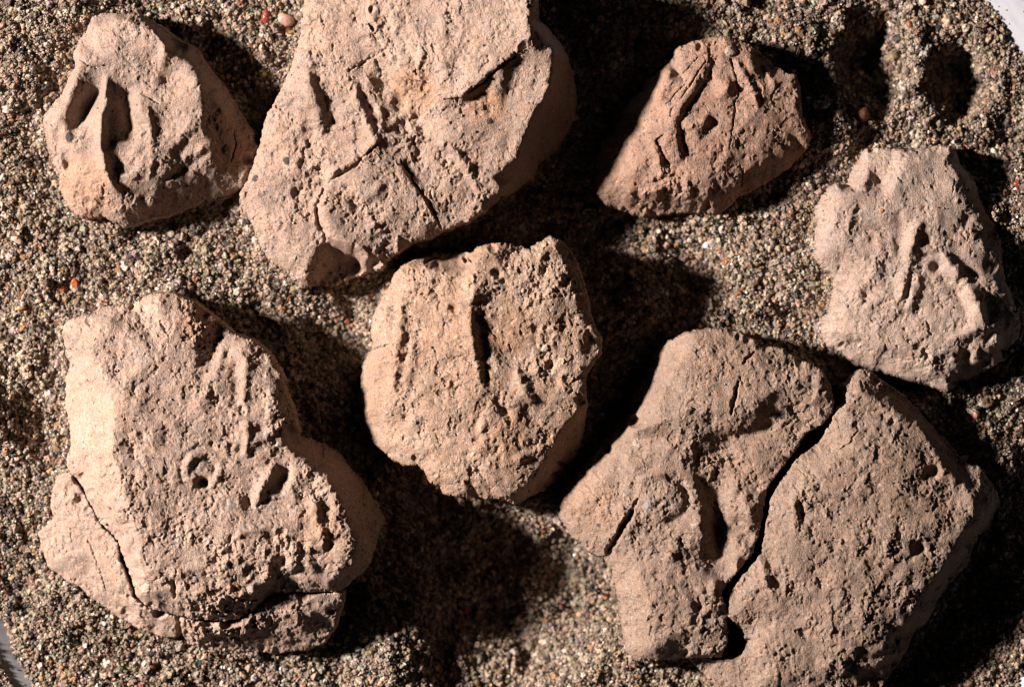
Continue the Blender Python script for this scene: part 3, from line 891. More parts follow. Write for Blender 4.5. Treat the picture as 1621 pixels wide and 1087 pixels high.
# ---- small reddish fragment
T3 = affine(900, 40, 3.3976)
fragment('small reddish brown clay lump with a curved incised groove, a yellow pebble at its top', 33, T3, [dict(
    name='clay_body', bev=8, bevh=7,
    outline=[(575, 130, 50), (620, 112, 52), (670, 90, 54), (720, 85, 55), (780, 72, 56), (830, 60, 56), (880, 78, 56), (940, 95, 54),
             (1000, 130, 52), (1060, 180, 50), (1110, 225, 48), (1170, 258, 46), (1222, 268, 50), (1240, 330, 50),
             (1245, 400, 50), (1255, 490, 48), (1280, 540, 46), (1302, 600, 44), (1290, 650, 40), (1250, 700, 28),
             (1200, 750, 26), (1130, 800, 24), (1050, 850, 24), (980, 885, 26), (920, 910, 22), (870, 970, 14),
             (800, 1005, 8), (700, 1000, 6), (600, 1000, 6), (500, 1010, 6), (400, 1020, 6), (300, 985, 8), (200, 960, 12),
             (155, 900, 18), (150, 820, 20), (165, 700, 16), (190, 630, 14), (250, 560, 14), (290, 480, 14), (340, 400, 16),
             (400, 350, 18), (440, 300, 22), (490, 250, 30), (540, 210, 40), (570, 175, 46)])],
    [(600, 160, 66), (520, 260, 60), (460, 420, 56), (390, 560, 50), (340, 660, 46), (240, 820, 40), (230, 880, 30), (300, 640, 36), (380, 480, 40), (440, 360, 42),
     (480, 380, 66), (520, 300, 68), (430, 560, 64), (700, 160, 72), (760, 130, 72), (840, 120, 74), (940, 150, 72), (640, 330, 74), (540, 500, 72), (480, 680, 64), (350, 780, 56), (330, 880, 44),
     (420, 900, 46), (500, 880, 54), (620, 890, 56), (740, 930, 50), (600, 960, 18), (740, 965, 18), (400, 960, 20), (860, 900, 46), (800, 800, 66), (640, 740, 66), (900, 600, 74), (760, 500, 68),
     (820, 350, 70), (1050, 300, 64), (1180, 330, 56), (1050, 600, 62), (1200, 560, 54), (1130, 700, 48), (960, 790, 54), (1000, 450, 72), (980, 860, 36)],
    [('scarp', [(628, 720), (605, 660), (582, 590), (580, 530), (620, 455), (680, 370), (735, 290), (785, 195)], 2.6, 10, 26),
     ('groove', [(785, 195), (735, 290), (680, 370), (620, 455), (580, 530)], 4.0, 8),
     ('groove', [(580, 530), (580, 590), (605, 660), (625, 715)], 4.0, 8),
     ('groove', [(780, 230), (720, 340), (640, 470), (600, 560)], 12, 6),
     ('blob', 850, 335, 12, 12), ('blob', 830, 380, 8, 5), ('groove', [(890, 300), (900, 350), (880, 410)], 5, 11),
     ('pit', 865, 290, 5, 5), ('blob', 790, 300, 7, 4),
     ('blob', 660, 550, 13, 11), ('blob', 730, 520, 9, 11), ('blob', 690, 600, 7, 5), ('groove', [(745, 490), (770, 545), (735, 600)], 4.5, 14),
     ('crack', [(875, 190), (885, 250), (905, 300), (905, 360), (888, 430), (884, 520), (870, 620), (862, 680)], 1.3, 5),
     ('crack', [(935, 770), (935, 830), (925, 880)], 1.5, 5),
     ('ridge', [(890, 190), (930, 260), (970, 320), (1000, 390), (1020, 470)], 4.5, 6),
     ('groove', [(940, 240), (975, 280), (1010, 350), (1040, 390)], 3.2, 6),
     ('groove', [(1015, 220), (1050, 270), (1075, 320)], 4, 10), ('ridge', [(1050, 225), (1085, 290), (1105, 345)], 3.2, 6),
     ('groove', [(1180, 360), (1195, 410)], 3, 4), ('groove', [(940, 200), (960, 240)], 3, 5),
     ('crack', [(740, 190), (690, 270), (640, 350), (590, 415)], 1.6, 4), ('crack', [(650, 290), (600, 350), (555, 400), (515, 440)], 1.5, 4),
     ('crack', [(700, 170), (630, 250), (590, 300)], 1.2, 3), ('crack', [(560, 440), (540, 500)], 1.8, 4),
     ('ridge', [(760, 150), (700, 250), (620, 360)], 4, 3), ('ridge', [(560, 220), (520, 320), (470, 430)], 6, 4),
     ('crack', [(505, 590), (475, 630), (495, 680), (530, 740), (550, 790)], 2.2, 9),
     ('ridge', [(500, 600), (545, 660), (605, 740)], 5.5, 6), ('groove', [(560, 760), (610, 760)], 3, 4),
     ('ridge', [(450, 650), (480, 710), (495, 780), (492, 840)], 3.2, 8), ('groove', [(420, 690), (440, 760), (430, 820)], 9, 6),
     ('groove', [(770, 690), (790, 710)], 3, 3), ('pit', 790, 780, 4, 6), ('pit', 315, 735, 5, 6), ('ridge', [(760, 680), (785, 730)], 3, 3),
     ('arc', 850, 810, 9, 1.5, -3, 60, 250),
     ('scarp', [(800, 950), (700, 940), (620, 910), (520, 905), (440, 880)], 2, 5, 9), ('scarp', [(760, 965), (680, 955), (620, 940)], 1.6, 4, 5),
     ('rough', 480, 900, 34, 3.0), ('rough', 640, 930, 34, 2.8), ('rough', 740, 100, 34, 1.9), ('rough', 1100, 560, 60, 0.5), ('rough', 760, 430, 40, 0.7),
     ('chip', 870, 145, 9.5, (1.45, 1.75, 1.8), 5), ('chip', 840, 210, 2, DARK, 0.5), ('pit', 825, 130, 5, 6), ('crack', [(865, 190), (880, 230)], 2, 7),
     ('lines', 620, 300, 36, -54, 5, 1.1), ('lines', 850, 660, 30, 60, 6, 0.7)],
    CLAY_C, amp=0.7, zedge=40, crumbs=0.7, k_z=55, hs=0.74)

# ---- right-hand fragment
T4 = affine(1260, 210, 2.528)
fragment('ashen pink clay fragment with crossing ridges, nearest the right edge', 44, T4, [dict(
    name='clay_body', bev=8, bevh=8,
    outline=[(285, 70, 46), (340, 60, 48), (400, 65, 50), (450, 75, 52), (490, 70, 52), (540, 65, 52), (590, 55, 50),
             (625, 60, 48), (650, 95, 42), (660, 130, 38), (700, 170, 32), (725, 200, 28), (735, 250, 36), (770, 320, 36),
             (800, 380, 38), (820, 440, 40), (825, 520, 42), (840, 600, 44), (865, 660, 46), (885, 720, 47), (898, 760, 48),
             (895, 820, 34), (850, 860, 36), (845, 900, 34), (800, 930, 30), (740, 960, 28), (700, 980, 28), (655, 990, 30),
             (640, 1020, 28), (600, 1038, 24), (560, 1020, 22), (500, 1005, 22), (430, 990, 22), (370, 965, 20),
             (300, 950, 18), (240, 920, 18), (190, 880, 18), (140, 850, 20), (115, 800, 26), (115, 760, 32), (145, 720, 40),
             (155, 650, 44), (165, 600, 44), (150, 560, 42), (110, 535, 40), (85, 500, 40), (80, 450, 40), (95, 380, 44),
             (90, 300, 46), (115, 250, 50), (160, 205, 54), (212, 212, 40), (235, 160, 36), (260, 110, 40)])],
    [(180, 250, 68), (250, 240, 72), (360, 268, 74), (290, 140, 50), (340, 200, 46), (385, 120, 56), (420, 120, 72), (500, 110, 72), (600, 100, 66),
     (150, 350, 66), (200, 450, 66), (140, 470, 56), (300, 380, 70), (300, 560, 66), (250, 650, 62), (200, 720, 58),
     (160, 800, 48), (250, 820, 54), (400, 870, 56), (550, 950, 50), (600, 990, 42), (380, 700, 68), (500, 800, 68),
     (630, 850, 64), (640, 160, 62), (630, 300, 66), (690, 430, 62), (700, 260, 52), (740, 350, 50), (780, 480, 52), (700, 560, 64),
     (790, 600, 62), (850, 700, 52), (800, 800, 56), (760, 900, 46), (690, 940, 44), (450, 380, 72), (560, 470, 76), (560, 300, 72),
     (480, 560, 72), (600, 680, 70), (720, 760, 72), (820, 520, 48)],
    [('groove', [(395, 310), (420, 400), (415, 470), (400, 520)], 8, 15), ('groove', [(440, 370), (470, 340)], 3.5, 7),
     ('scarp', [(215, 212), (290, 240), (370, 256)], 2.5, 6, 12),
     ('groove', [(230, 210), (300, 228), (375, 243)], 4, 10),
     ('ridge', [(495, 340), (465, 420), (440, 500), (420, 600), (405, 690)], 7, 10), ('ridge', [(490, 560), (455, 660), (440, 720)], 6, 6),
     ('ridge', [(565, 470), (620, 540), (680, 620), (720, 710), (755, 775)], 8, 12),
     ('groove', [(560, 560), (610, 620), (650, 660), (685, 745)], 5, 9), ('groove', [(600, 440), (650, 510), (690, 555), (740, 580)], 6, 7),
     ('groove', [(560, 360), (620, 440)], 5, 4), ('ridge', [(430, 490), (500, 470), (560, 475)], 4, 4),
     ('pit', 552, 540, 9.5, 17), ('pit', 520, 490, 5, 5), ('pit', 300, 428, 5, 4), ('groove', [(290, 400), (300, 450)], 4, 6),
     ('pit', 278, 650, 6, 8), ('pit', 290, 620, 8, 5), ('groove', [(260, 620), (270, 690)], 8, 6),
     ('crack', [(520, 755), (522, 790), (540, 812)], 2, 5),
     ('arc', 275, 440, 18, 4, -2.5, 110, 340), ('ridge', [(190, 380), (230, 340), (260, 320)], 5, 4), ('groove', [(190, 370), (225, 340), (255, 295)], 4.5, 7),
     ('ridge', [(330, 500), (300, 560), (330, 600)], 4, 4), ('groove', [(340, 540), (390, 500)], 5, 5), ('ridge', [(420, 470), (330, 450), (360, 520)], 4, 3),
     ('crack', [(630, 190), (615, 250)], 1.3, 3), ('crack', [(690, 380), (680, 440)], 1.3, 3), ('groove', [(640, 680), (600, 700)], 3, 3),
     ('groove', [(520, 600), (530, 670)], 8, 5),
     ('ridge', [(600, 830), (680, 800), (760, 780), (830, 745)], 7, 5), ('groove', [(620, 790), (700, 770)], 5, 4),
     ('pit', 678, 895, 11, 16), ('pit', 515, 890, 7, 12), ('pit', 592, 895, 5, 8), ('pit', 765, 815, 7, 7), ('pit', 770, 915, 8, 9),
     ('pit', 835, 890, 5, 9), ('groove', [(665, 950), (720, 945), (780, 930)], 8, 9), ('ridge', [(700, 860), (730, 900)], 3.5, 5),
     ('ridge', [(795, 800), (800, 880)], 4, 5), ('ridge', [(620, 900), (650, 940)], 5, 5), ('blob', 540, 890, 12, 5),
     ('pit', 658, 147, 5, 7), ('pit', 675, 190, 5, 6), ('pit', 165, 370, 3, 4), ('pit', 385, 180, 5, 5),
     ('rough', 330, 180, 34, 1.8), ('rough', 740, 330, 60, 1.7), ('rough', 260, 720, 70, 1.8), ('rough', 560, 920, 60, 1.9),
     ('rough', 560, 250, 80, 0.5), ('rough', 600, 620, 70, 0.5), ('rough', 200, 300, 36, 0.6), ('rough', 360, 560, 40, 1.5), ('rough', 770, 720, 40, 0.6),
     ('lines', 560, 260, 60, 52, 5, 0.7), ('lines', 440, 600, 40, 100, 6, 1.4), ('chip', 470, 510, 3, (0.6, 0.55, 0.75), 1),
     ('chip', 540, 1012, 5, PALE, 3), ('chip', 610, 1015, 6, (1.3, 1.35, 1.4), 2)],
    CLAY_D, amp=0.6, zedge=35, k_z=55, crumbs=0.6, hs=0.72)

# ---- central fragment
T5 = affine(550, 360, 2.4156)
fragment('buff clay fragment with a long vertical groove, in the middle between all the others', 55, T5, [dict(
    name='clay_body', bev=9, bevh=10,
    outline=[(205, 145, 40), (250, 110, 22), (330, 98, 18), (420, 96, 18), (482, 92, 26), (500, 78, 70), (540, 66, 72), (590, 60, 72), (640, 75, 70),
             (700, 85, 70), (730, 60, 68), (780, 38, 66), (810, 45, 66), (845, 85, 64), (880, 140, 62), (895, 190, 60),
             (915, 260, 60), (930, 330, 62), (945, 380, 62), (975, 430, 56), (965, 480, 58), (940, 520, 62), (910, 560, 66),
             (905, 620, 68), (915, 680, 62), (908, 730, 30), (900, 800, 14), (870, 880, 10), (820, 950, 10), (760, 1000, 14),
             (700, 1030, 38), (640, 1055, 50), (600, 1040, 56), (540, 1035, 54), (470, 1025, 56), (420, 1030, 54), (370, 1015, 50),
             (350, 985, 50), (320, 980, 50), (295, 930, 50), (270, 905, 48), (210, 910, 40), (160, 880, 32), (100, 830, 20),
             (60, 760, 14), (45, 680, 12), (45, 600, 12), (60, 520, 14), (90, 470, 26), (100, 440, 44), (90, 400, 46),
             (100, 340, 46), (130, 280, 46), (165, 220, 46), (180, 170, 44)])],
    [(240, 150, 62), (350, 165, 66), (440, 172, 70), (300, 118, 40), (420, 118, 34), (490, 110, 84), (470, 150, 76), (560, 100, 88), (700, 120, 86), (790, 80, 80),
     (830, 150, 76), (870, 260, 74), (895, 380, 70), (930, 430, 58), (890, 520, 74), (885, 640, 76), (890, 690, 68), (820, 780, 58),
     (840, 850, 26), (760, 870, 60), (700, 980, 60), (780, 930, 40), (640, 1010, 62), (560, 980, 70), (440, 980, 68), (350, 930, 66), (240, 850, 58),
     (140, 800, 44), (85, 700, 34), (100, 600, 40), (110, 500, 46), (150, 420, 60), (140, 330, 58), (180, 560, 60), (150, 680, 56), (100, 770, 32),
     (220, 300, 66), (280, 450, 74), (250, 650, 68), (330, 720, 72), (380, 300, 80), (450, 300, 88), (470, 450, 92), (500, 620, 90),
     (380, 550, 82), (420, 750, 78), (540, 400, 80), (620, 350, 80), (620, 500, 80), (740, 450, 78), (700, 620, 80), (600, 700, 80),
     (640, 850, 74), (520, 850, 78), (740, 260, 82), (600, 200, 86), (320, 850, 66)],
    [('tint', 620, 400, 40, (0.95, 0.84, 0.74)), ('tint', 350, 400, 50, (1.08, 1.06, 1.04)), ('tint', 890, 300, 30, (1.04, 1.06, 1.1)), ('tint', 930, 440, 26, (1.04, 1.06, 1.1)), ('rough', 900, 320, 24, 0.5), ('rough', 930, 440, 24, 0.4), ('tint', 600, 800, 46, (0.95, 0.86, 0.78)), ('groove', [(498, 330), (505, 400), (520, 470), (535, 560), (548, 625)], 5.2, 13),
     ('ridge', [(470, 130), (465, 200), (460, 300), (480, 420), (500, 520), (510, 620)], 7, 7),
     ('groove', [(240, 290), (240, 380), (232, 460), (215, 560), (195, 640), (180, 670)], 6.5, 4.5),
     ('ridge', [(205, 260), (205, 400), (185, 520), (165, 640)], 6, 6), ('ridge', [(250, 400), (245, 520), (220, 640)], 4, 4),
     ('groove', [(125, 570), (125, 660)], 6, 9), ('groove', [(150, 460), (170, 400)], 6, 4), ('crack', [(95, 470), (160, 450)], 3, 7),
     ('groove', [(375, 370), (372, 430)], 3, 6), ('pit', 410, 310, 8, 9), ('groove', [(390, 290), (425, 325)], 4, 7), ('groove', [(300, 210), (350, 245)], 5, 7),
     ('pit', 232, 728, 8, 12), ('pit', 180, 802, 5, 8), ('groove', [(255, 600), (300, 640), (380, 680), (400, 710)], 4, 6),
     ('groove', [(498, 720), (490, 770), (500, 825)], 5, 13), ('ridge', [(520, 720), (515, 790)], 4, 5), ('pit', 603, 700, 8, 12), ('groove', [(590, 680), (625, 730)], 4, 9),
     ('pit', 775, 525, 7, 15), ('groove', [(770, 510), (790, 580), (800, 620)], 6, 11), ('pit', 833, 580, 5.5, 13), ('pit', 720, 390, 6, 8), ('groove', [(720, 360), (715, 440)], 5, 7),
     ('pit', 572, 175, 8.5, 17), ('pit', 595, 205, 6, 9), ('pit', 605, 240, 3.5, 6), ('pit', 535, 290, 5, 6),
     ('ridge', [(645, 540), (670, 600), (710, 680)], 6, 6), ('ridge', [(620, 900), (700, 860), (760, 830)], 5, 5), ('groove', [(640, 860), (680, 840)], 3, 4),
     ('groove', [(620, 800), (612, 850)], 3, 6), ('crack', [(540, 380), (570, 430)], 1.4, 3), ('crack', [(620, 440), (628, 480)], 1.6, 4),
     ('groove', [(770, 760), (780, 800)], 5, 4), ('groove', [(700, 740), (760, 760)], 5, 5), ('pit', 480, 975, 7, 6), ('pit', 567, 990, 3, 6),
     ('blob', 470, 200, 9, 5), ('scarp', [(482, 90), (484, 180), (466, 300)], 3, 9, 22),
     ('mesa', 330, 720, 22, 2.5), ('rough', 330, 720, 24, 0.3), ('mesa', 610, 380, 34, 1.5), ('rough', 615, 380, 40, 0.35), ('rough', 640, 620, 34, 0.7),
     ('rough', 700, 180, 60, 1.8), ('rough', 790, 560, 34, 1.8), ('rough', 280, 620, 50, 1.7), ('rough', 300, 200, 50, 1.5), ('rough', 430, 960, 40, 1.4),
     ('chip', 757, 462, 6, (1.5, 1.7, 1.9), 3), ('chip', 820, 510, 5, (1.4, 1.45, 1.4), 3), ('chip', 672, 243, 3.5, PALE, 2), ('chip', 733, 268, 4, PALE, 2),
     ('chip', 752, 66, 4.5, (1.5, 1.5, 1.35), 3), ('chip', 478, 868, 4, PALE, 2), ('chip', 188, 562, 3.5, (0.5, 0.3, 0.35), 2), ('chip', 625, 768, 2.5, PALE, 1),
     ('chip', 860, 580, 2.5, PALE, 1), ('chip', 470, 200, 8, (1.25, 1.25, 1.25), 2), ('lines', 330, 450, 60, 82, 9, 0.6)],
    CLAY_E, amp=0.85, zedge=45, k_z=70)

# ---- big lower left fragment
T6 = affine(40, 450, 1.8117)
fragment('largest pinkish buff clay lump, a small spiral ring and triangular hole pressed into its face', 66, T6, [
    dict(name='clay_body', bev=9, bevh=9,
         outline=[(105, 120, 46), (130, 100, 48), (180, 85, 50), (240, 65, 52), (310, 55, 54), (360, 30, 54), (400, 22, 54), (450, 35, 54),
                  (490, 55, 54), (520, 80, 54), (560, 110, 54), (600, 145, 60), (650, 160, 64), (690, 190, 66), (720, 230, 66),
                  (740, 260, 66), (745, 310, 66), (765, 350, 66), (778, 400, 62), (782, 440, 40), (830, 455, 16), (880, 480, 14),
                  (950, 560, 12), (1000, 635, 12), (1020, 680, 14), (1000, 740, 20), (986, 790, 36), (960, 830, 40), (930, 850, 42),
                  (905, 878, 42), (850, 884, 44), (760, 883, 46), (700, 890, 46), (652, 934, 44), (600, 962, 42), (560, 968, 40),
                  (510, 963, 40), (450, 955, 38), (400, 945, 36), (350, 930, 34), (312, 895, 34), (300, 840, 40), (272, 770, 40),
                  (265, 735, 38), (210, 683, 36), (185, 640, 36), (165, 595, 36), (150, 570, 34), (125, 545, 32), (110, 510, 34),
                  (125, 460, 34), (120, 400, 32), (105, 330, 32), (110, 270, 34), (125, 230, 36), (108, 170, 40)]),
    dict(name='broken_flake', bev=6, bevh=5, grow=2.6, T=T6, label='split off flake at the lower left of the lump',
         outline=[(85, 555, 22), (120, 548, 26), (140, 585, 28), (176, 643, 32), (202, 690, 34), (256, 745, 36), (260, 792, 38), (284, 850, 38), (300, 905, 32),
                  (345, 938, 30), (400, 954, 28), (432, 965, 26), (436, 985, 22), (428, 1012, 16), (390, 1015, 12), (330, 995, 10), (270, 965, 8),
                  (220, 930, 8), (160, 890, 8), (100, 850, 8), (50, 810, 6), (35, 760, 6), (25, 720, 8), (75, 680, 14), (65, 640, 14),
                  (70, 590, 16)],
         ctrl=[(120, 700, 24), (180, 780, 26), (240, 860, 30), (320, 950, 24), (100, 780, 18), (110, 620, 24), (60, 750, 12)]),
    dict(name='broken_flake', bev=6, bevh=5, grow=2.6, T=T6, label='crumbling flake darkened by painted shade along the lower edge of the lump',
         outline=[(442, 966, 38), (500, 975, 40), (560, 979, 42), (612, 972, 44), (655, 945, 46), (705, 900, 46), (762, 894, 46), (850, 894, 44),
                  (903, 888, 40), (900, 930, 34), (880, 980, 26), (850, 1030, 18), (800, 1050, 10), (720, 1062, 6), (600, 1058, 4),
                  (520, 1052, 4), (460, 1035, 8), (446, 1005, 18)],
         ctrl=[(500, 1015, 22), (600, 1015, 24), (700, 1000, 30), (780, 960, 40), (860, 930, 40), (800, 1010, 26), (700, 940, 42), (560, 1000, 32)])],
    [(135, 140, 64), (240, 110, 86), (380, 60, 78), (500, 100, 80), (620, 190, 86), (200, 200, 84), (260, 300, 102), (180, 350, 62), (150, 250, 58), (150, 450, 56),
     (200, 500, 68), (260, 480, 102), (300, 620, 102), (240, 640, 66), (290, 740, 74), (340, 800, 92), (350, 880, 64), (330, 700, 98), (400, 400, 98), (400, 200, 92), (500, 300, 88),
     (600, 400, 88), (690, 260, 82), (730, 340, 82), (745, 400, 80), (745, 450, 76), (500, 560, 86), (600, 650, 86), (450, 700, 90), (450, 820, 84), (560, 800, 84),
     (650, 750, 80), (680, 850, 72), (430, 880, 72), (500, 900, 70), (600, 905, 70), (500, 940, 54), (650, 600, 78), (720, 560, 78), (790, 500, 74), (870, 560, 76),
     (920, 650, 74), (955, 740, 72), (945, 800, 64), (850, 700, 76), (800, 800, 72), (870, 850, 56), (700, 800, 72), (960, 640, 36), (900, 540, 40), (990, 700, 30), (830, 480, 36)],
    [('rough', 520, 530, 40, 0.6), ('arc', 518, 530, 37, 3.0, -4.5, 130, 300), ('arc', 518, 530, 27, 4.5, 3.5, 150, 400), ('arc', 519, 530, 16, 3.2, -6, 175, 385), ('blob', 528, 542, 8, 3), ('pit', 512, 566, 11, 34, 1.2, 10), ('ridge', [(560, 530), (548, 570)], 4, 5),
     ('tint', 180, 400, 90, (1.06, 1.03, 1.0)), ('tint', 500, 110, 34, (1.05, 0.88, 0.76)), ('rough', 500, 110, 30, 1.5), ('tint', 560, 350, 80, (0.93, 0.92, 0.92)), ('tint', 700, 1000, 70, (0.8, 0.76, 0.74)), ('tint', 860, 700, 50, (0.98, 0.9, 0.82)),  # left face lightened, top and lower flake darkened as painted light and shade
     ('groove', [(655, 515), (645, 555), (650, 600)], 10, 12), ('pit', 640, 625, 9, 12), ('ridge', [(725, 510), (690, 560), (672, 600), (672, 650)], 7, 11),
     ('groove', [(770, 520), (740, 555), (722, 600)], 8, 14), ('ridge', [(780, 530), (760, 590), (790, 620)], 8, 4),
     ('groove', [(608, 180), (608, 260), (615, 340), (622, 380)], 5.5, 10), ('ridge', [(640, 200), (632, 300), (640, 370)], 5, 5), ('groove', [(690, 210), (650, 260)], 5, 5),
     ('ridge', [(645, 385), (640, 440), (640, 480)], 5, 7), ('ridge', [(645, 470), (690, 440), (745, 395)], 5, 7), ('pit', 620, 470, 8, 11), ('ridge', [(625, 470), (650, 490)], 4, 5),
     ('groove', [(480, 320), (465, 370)], 5, 5), ('ridge', [(500, 250), (560, 230), (570, 180)], 5, 5), ('ridge', [(500, 320), (540, 300)], 5, 4), ('groove', [(700, 380), (730, 350)], 5, 6),
     ('ridge', [(700, 300), (720, 340), (700, 390)], 5, 4), ('groove', [(660, 420), (700, 400)], 4, 5),
     ('pit', 710, 725, 10, 13), ('pit', 742, 785, 10, 13), ('ridge', [(825, 590), (835, 640), (845, 690)], 5, 8), ('groove', [(800, 640), (815, 700)], 6, 9),
     ('ridge', [(775, 740), (768, 790), (765, 830)], 5.5, 9), ('ridge', [(705, 775), (700, 820), (690, 865)], 5.5, 8), ('ridge', [(850, 690), (858, 770)], 5, 8), ('groove', [(790, 690), (800, 780)], 6, 9),
     ('groove', [(870, 650), (885, 720)], 5, 6), ('groove', [(875, 720), (868, 770)], 5, 9), ('ridge', [(880, 600), (910, 680)], 7, 4), ('ridge', [(810, 770), (830, 830)], 6, 5),
     ('groove', [(840, 800), (860, 840)], 5, 6), ('ridge', [(600, 720), (650, 700), (700, 690)], 6, 5), ('groove', [(600, 650), (650, 660)], 6, 6),
     ('pit', 370, 100, 7, 6), ('crack', [(395, 110), (420, 150)], 3, 5), ('scarp', [(560, 180), (520, 110), (440, 60)], 3, 4, 12),
     ('crack', [(290, 540), (285, 600)], 1.8, 4), ('crack', [(330, 545), (295, 545)], 1.5, 3), ('crack', [(290, 640), (300, 660)], 1.5, 4), ('crack', [(430, 840), (432, 900)], 3, 8),
     ('crack', [(560, 870), (600, 900), (650, 905)], 3, 6), ('groove', [(440, 800), (500, 790)], 6, 4), ('pit', 540, 780, 7, 5), ('pit', 600, 760, 7, 6), ('groove', [(380, 905), (440, 930)], 4, 5),
     ('crack', [(170, 730), (185, 770), (215, 850), (224, 890)], 2.0, 4), ('crack', [(120, 700), (122, 740)], 1.5, 3), ('pit', 155, 615, 11, 9), ('groove', [(135, 610), (175, 650)], 7, 7),
     ('crack', [(655, 945), (650, 975)], 3, 6),
     ('rough', 340, 870, 16, 0.5), ('chip', 345, 870, 8, (1.3, 1.38, 1.45), 3),
     ('rough', 560, 780, 80, 1.3), ('rough', 850, 720, 60, 1.6), ('rough', 470, 90, 50, 1.8), ('rough', 680, 300, 50, 1.3), ('rough', 170, 400, 90, 0.55), ('rough', 700, 1000, 70, 2.6),
     ('rough', 520, 1000, 60, 2.6), ('rough', 520, 935, 50, 2.4), ('rough', 160, 800, 80, 0.4), ('rough', 300, 300, 90, 0.9), ('rough', 420, 350, 70, 0.8), ('lines', 300, 560, 90, 80, 8, 1.3),
     ('chip', 392, 563, 3.5, (0.8, 0.4, 0.35), 1), ('chip', 598, 632, 6, (0.6, 0.68, 0.75), 1), ('chip', 658, 875, 5, (0.85, 0.9, 1.0), 3), ('chip', 628, 882, 5, (0.8, 0.75, 0.8), 3), ('chip', 592, 868, 5, (1.2, 0.95, 0.9), 3),
     ('chip', 790, 690, 5, (0.4, 0.4, 0.5), 2), ('chip', 300, 80, 2, DARK, 0.5)],
    CLAY_F, amp=0.95, zedge=45, k_z=70)

# ---- big lower right fragment in two joined pieces
TA = affine(870, 510, 1.884)
TB = affine(1130, 560, 2.0626)


def b2a(pts):
    out = []
    for p in pts:
        x, y = TB(p[0], p[1])
        out.append(((x - 870) * 1.884, (y - 510) * 1.884) + tuple(p[2:]))
    return out


def fb(feats):
    """features written in the right half's drawing coordinates"""
    return feats


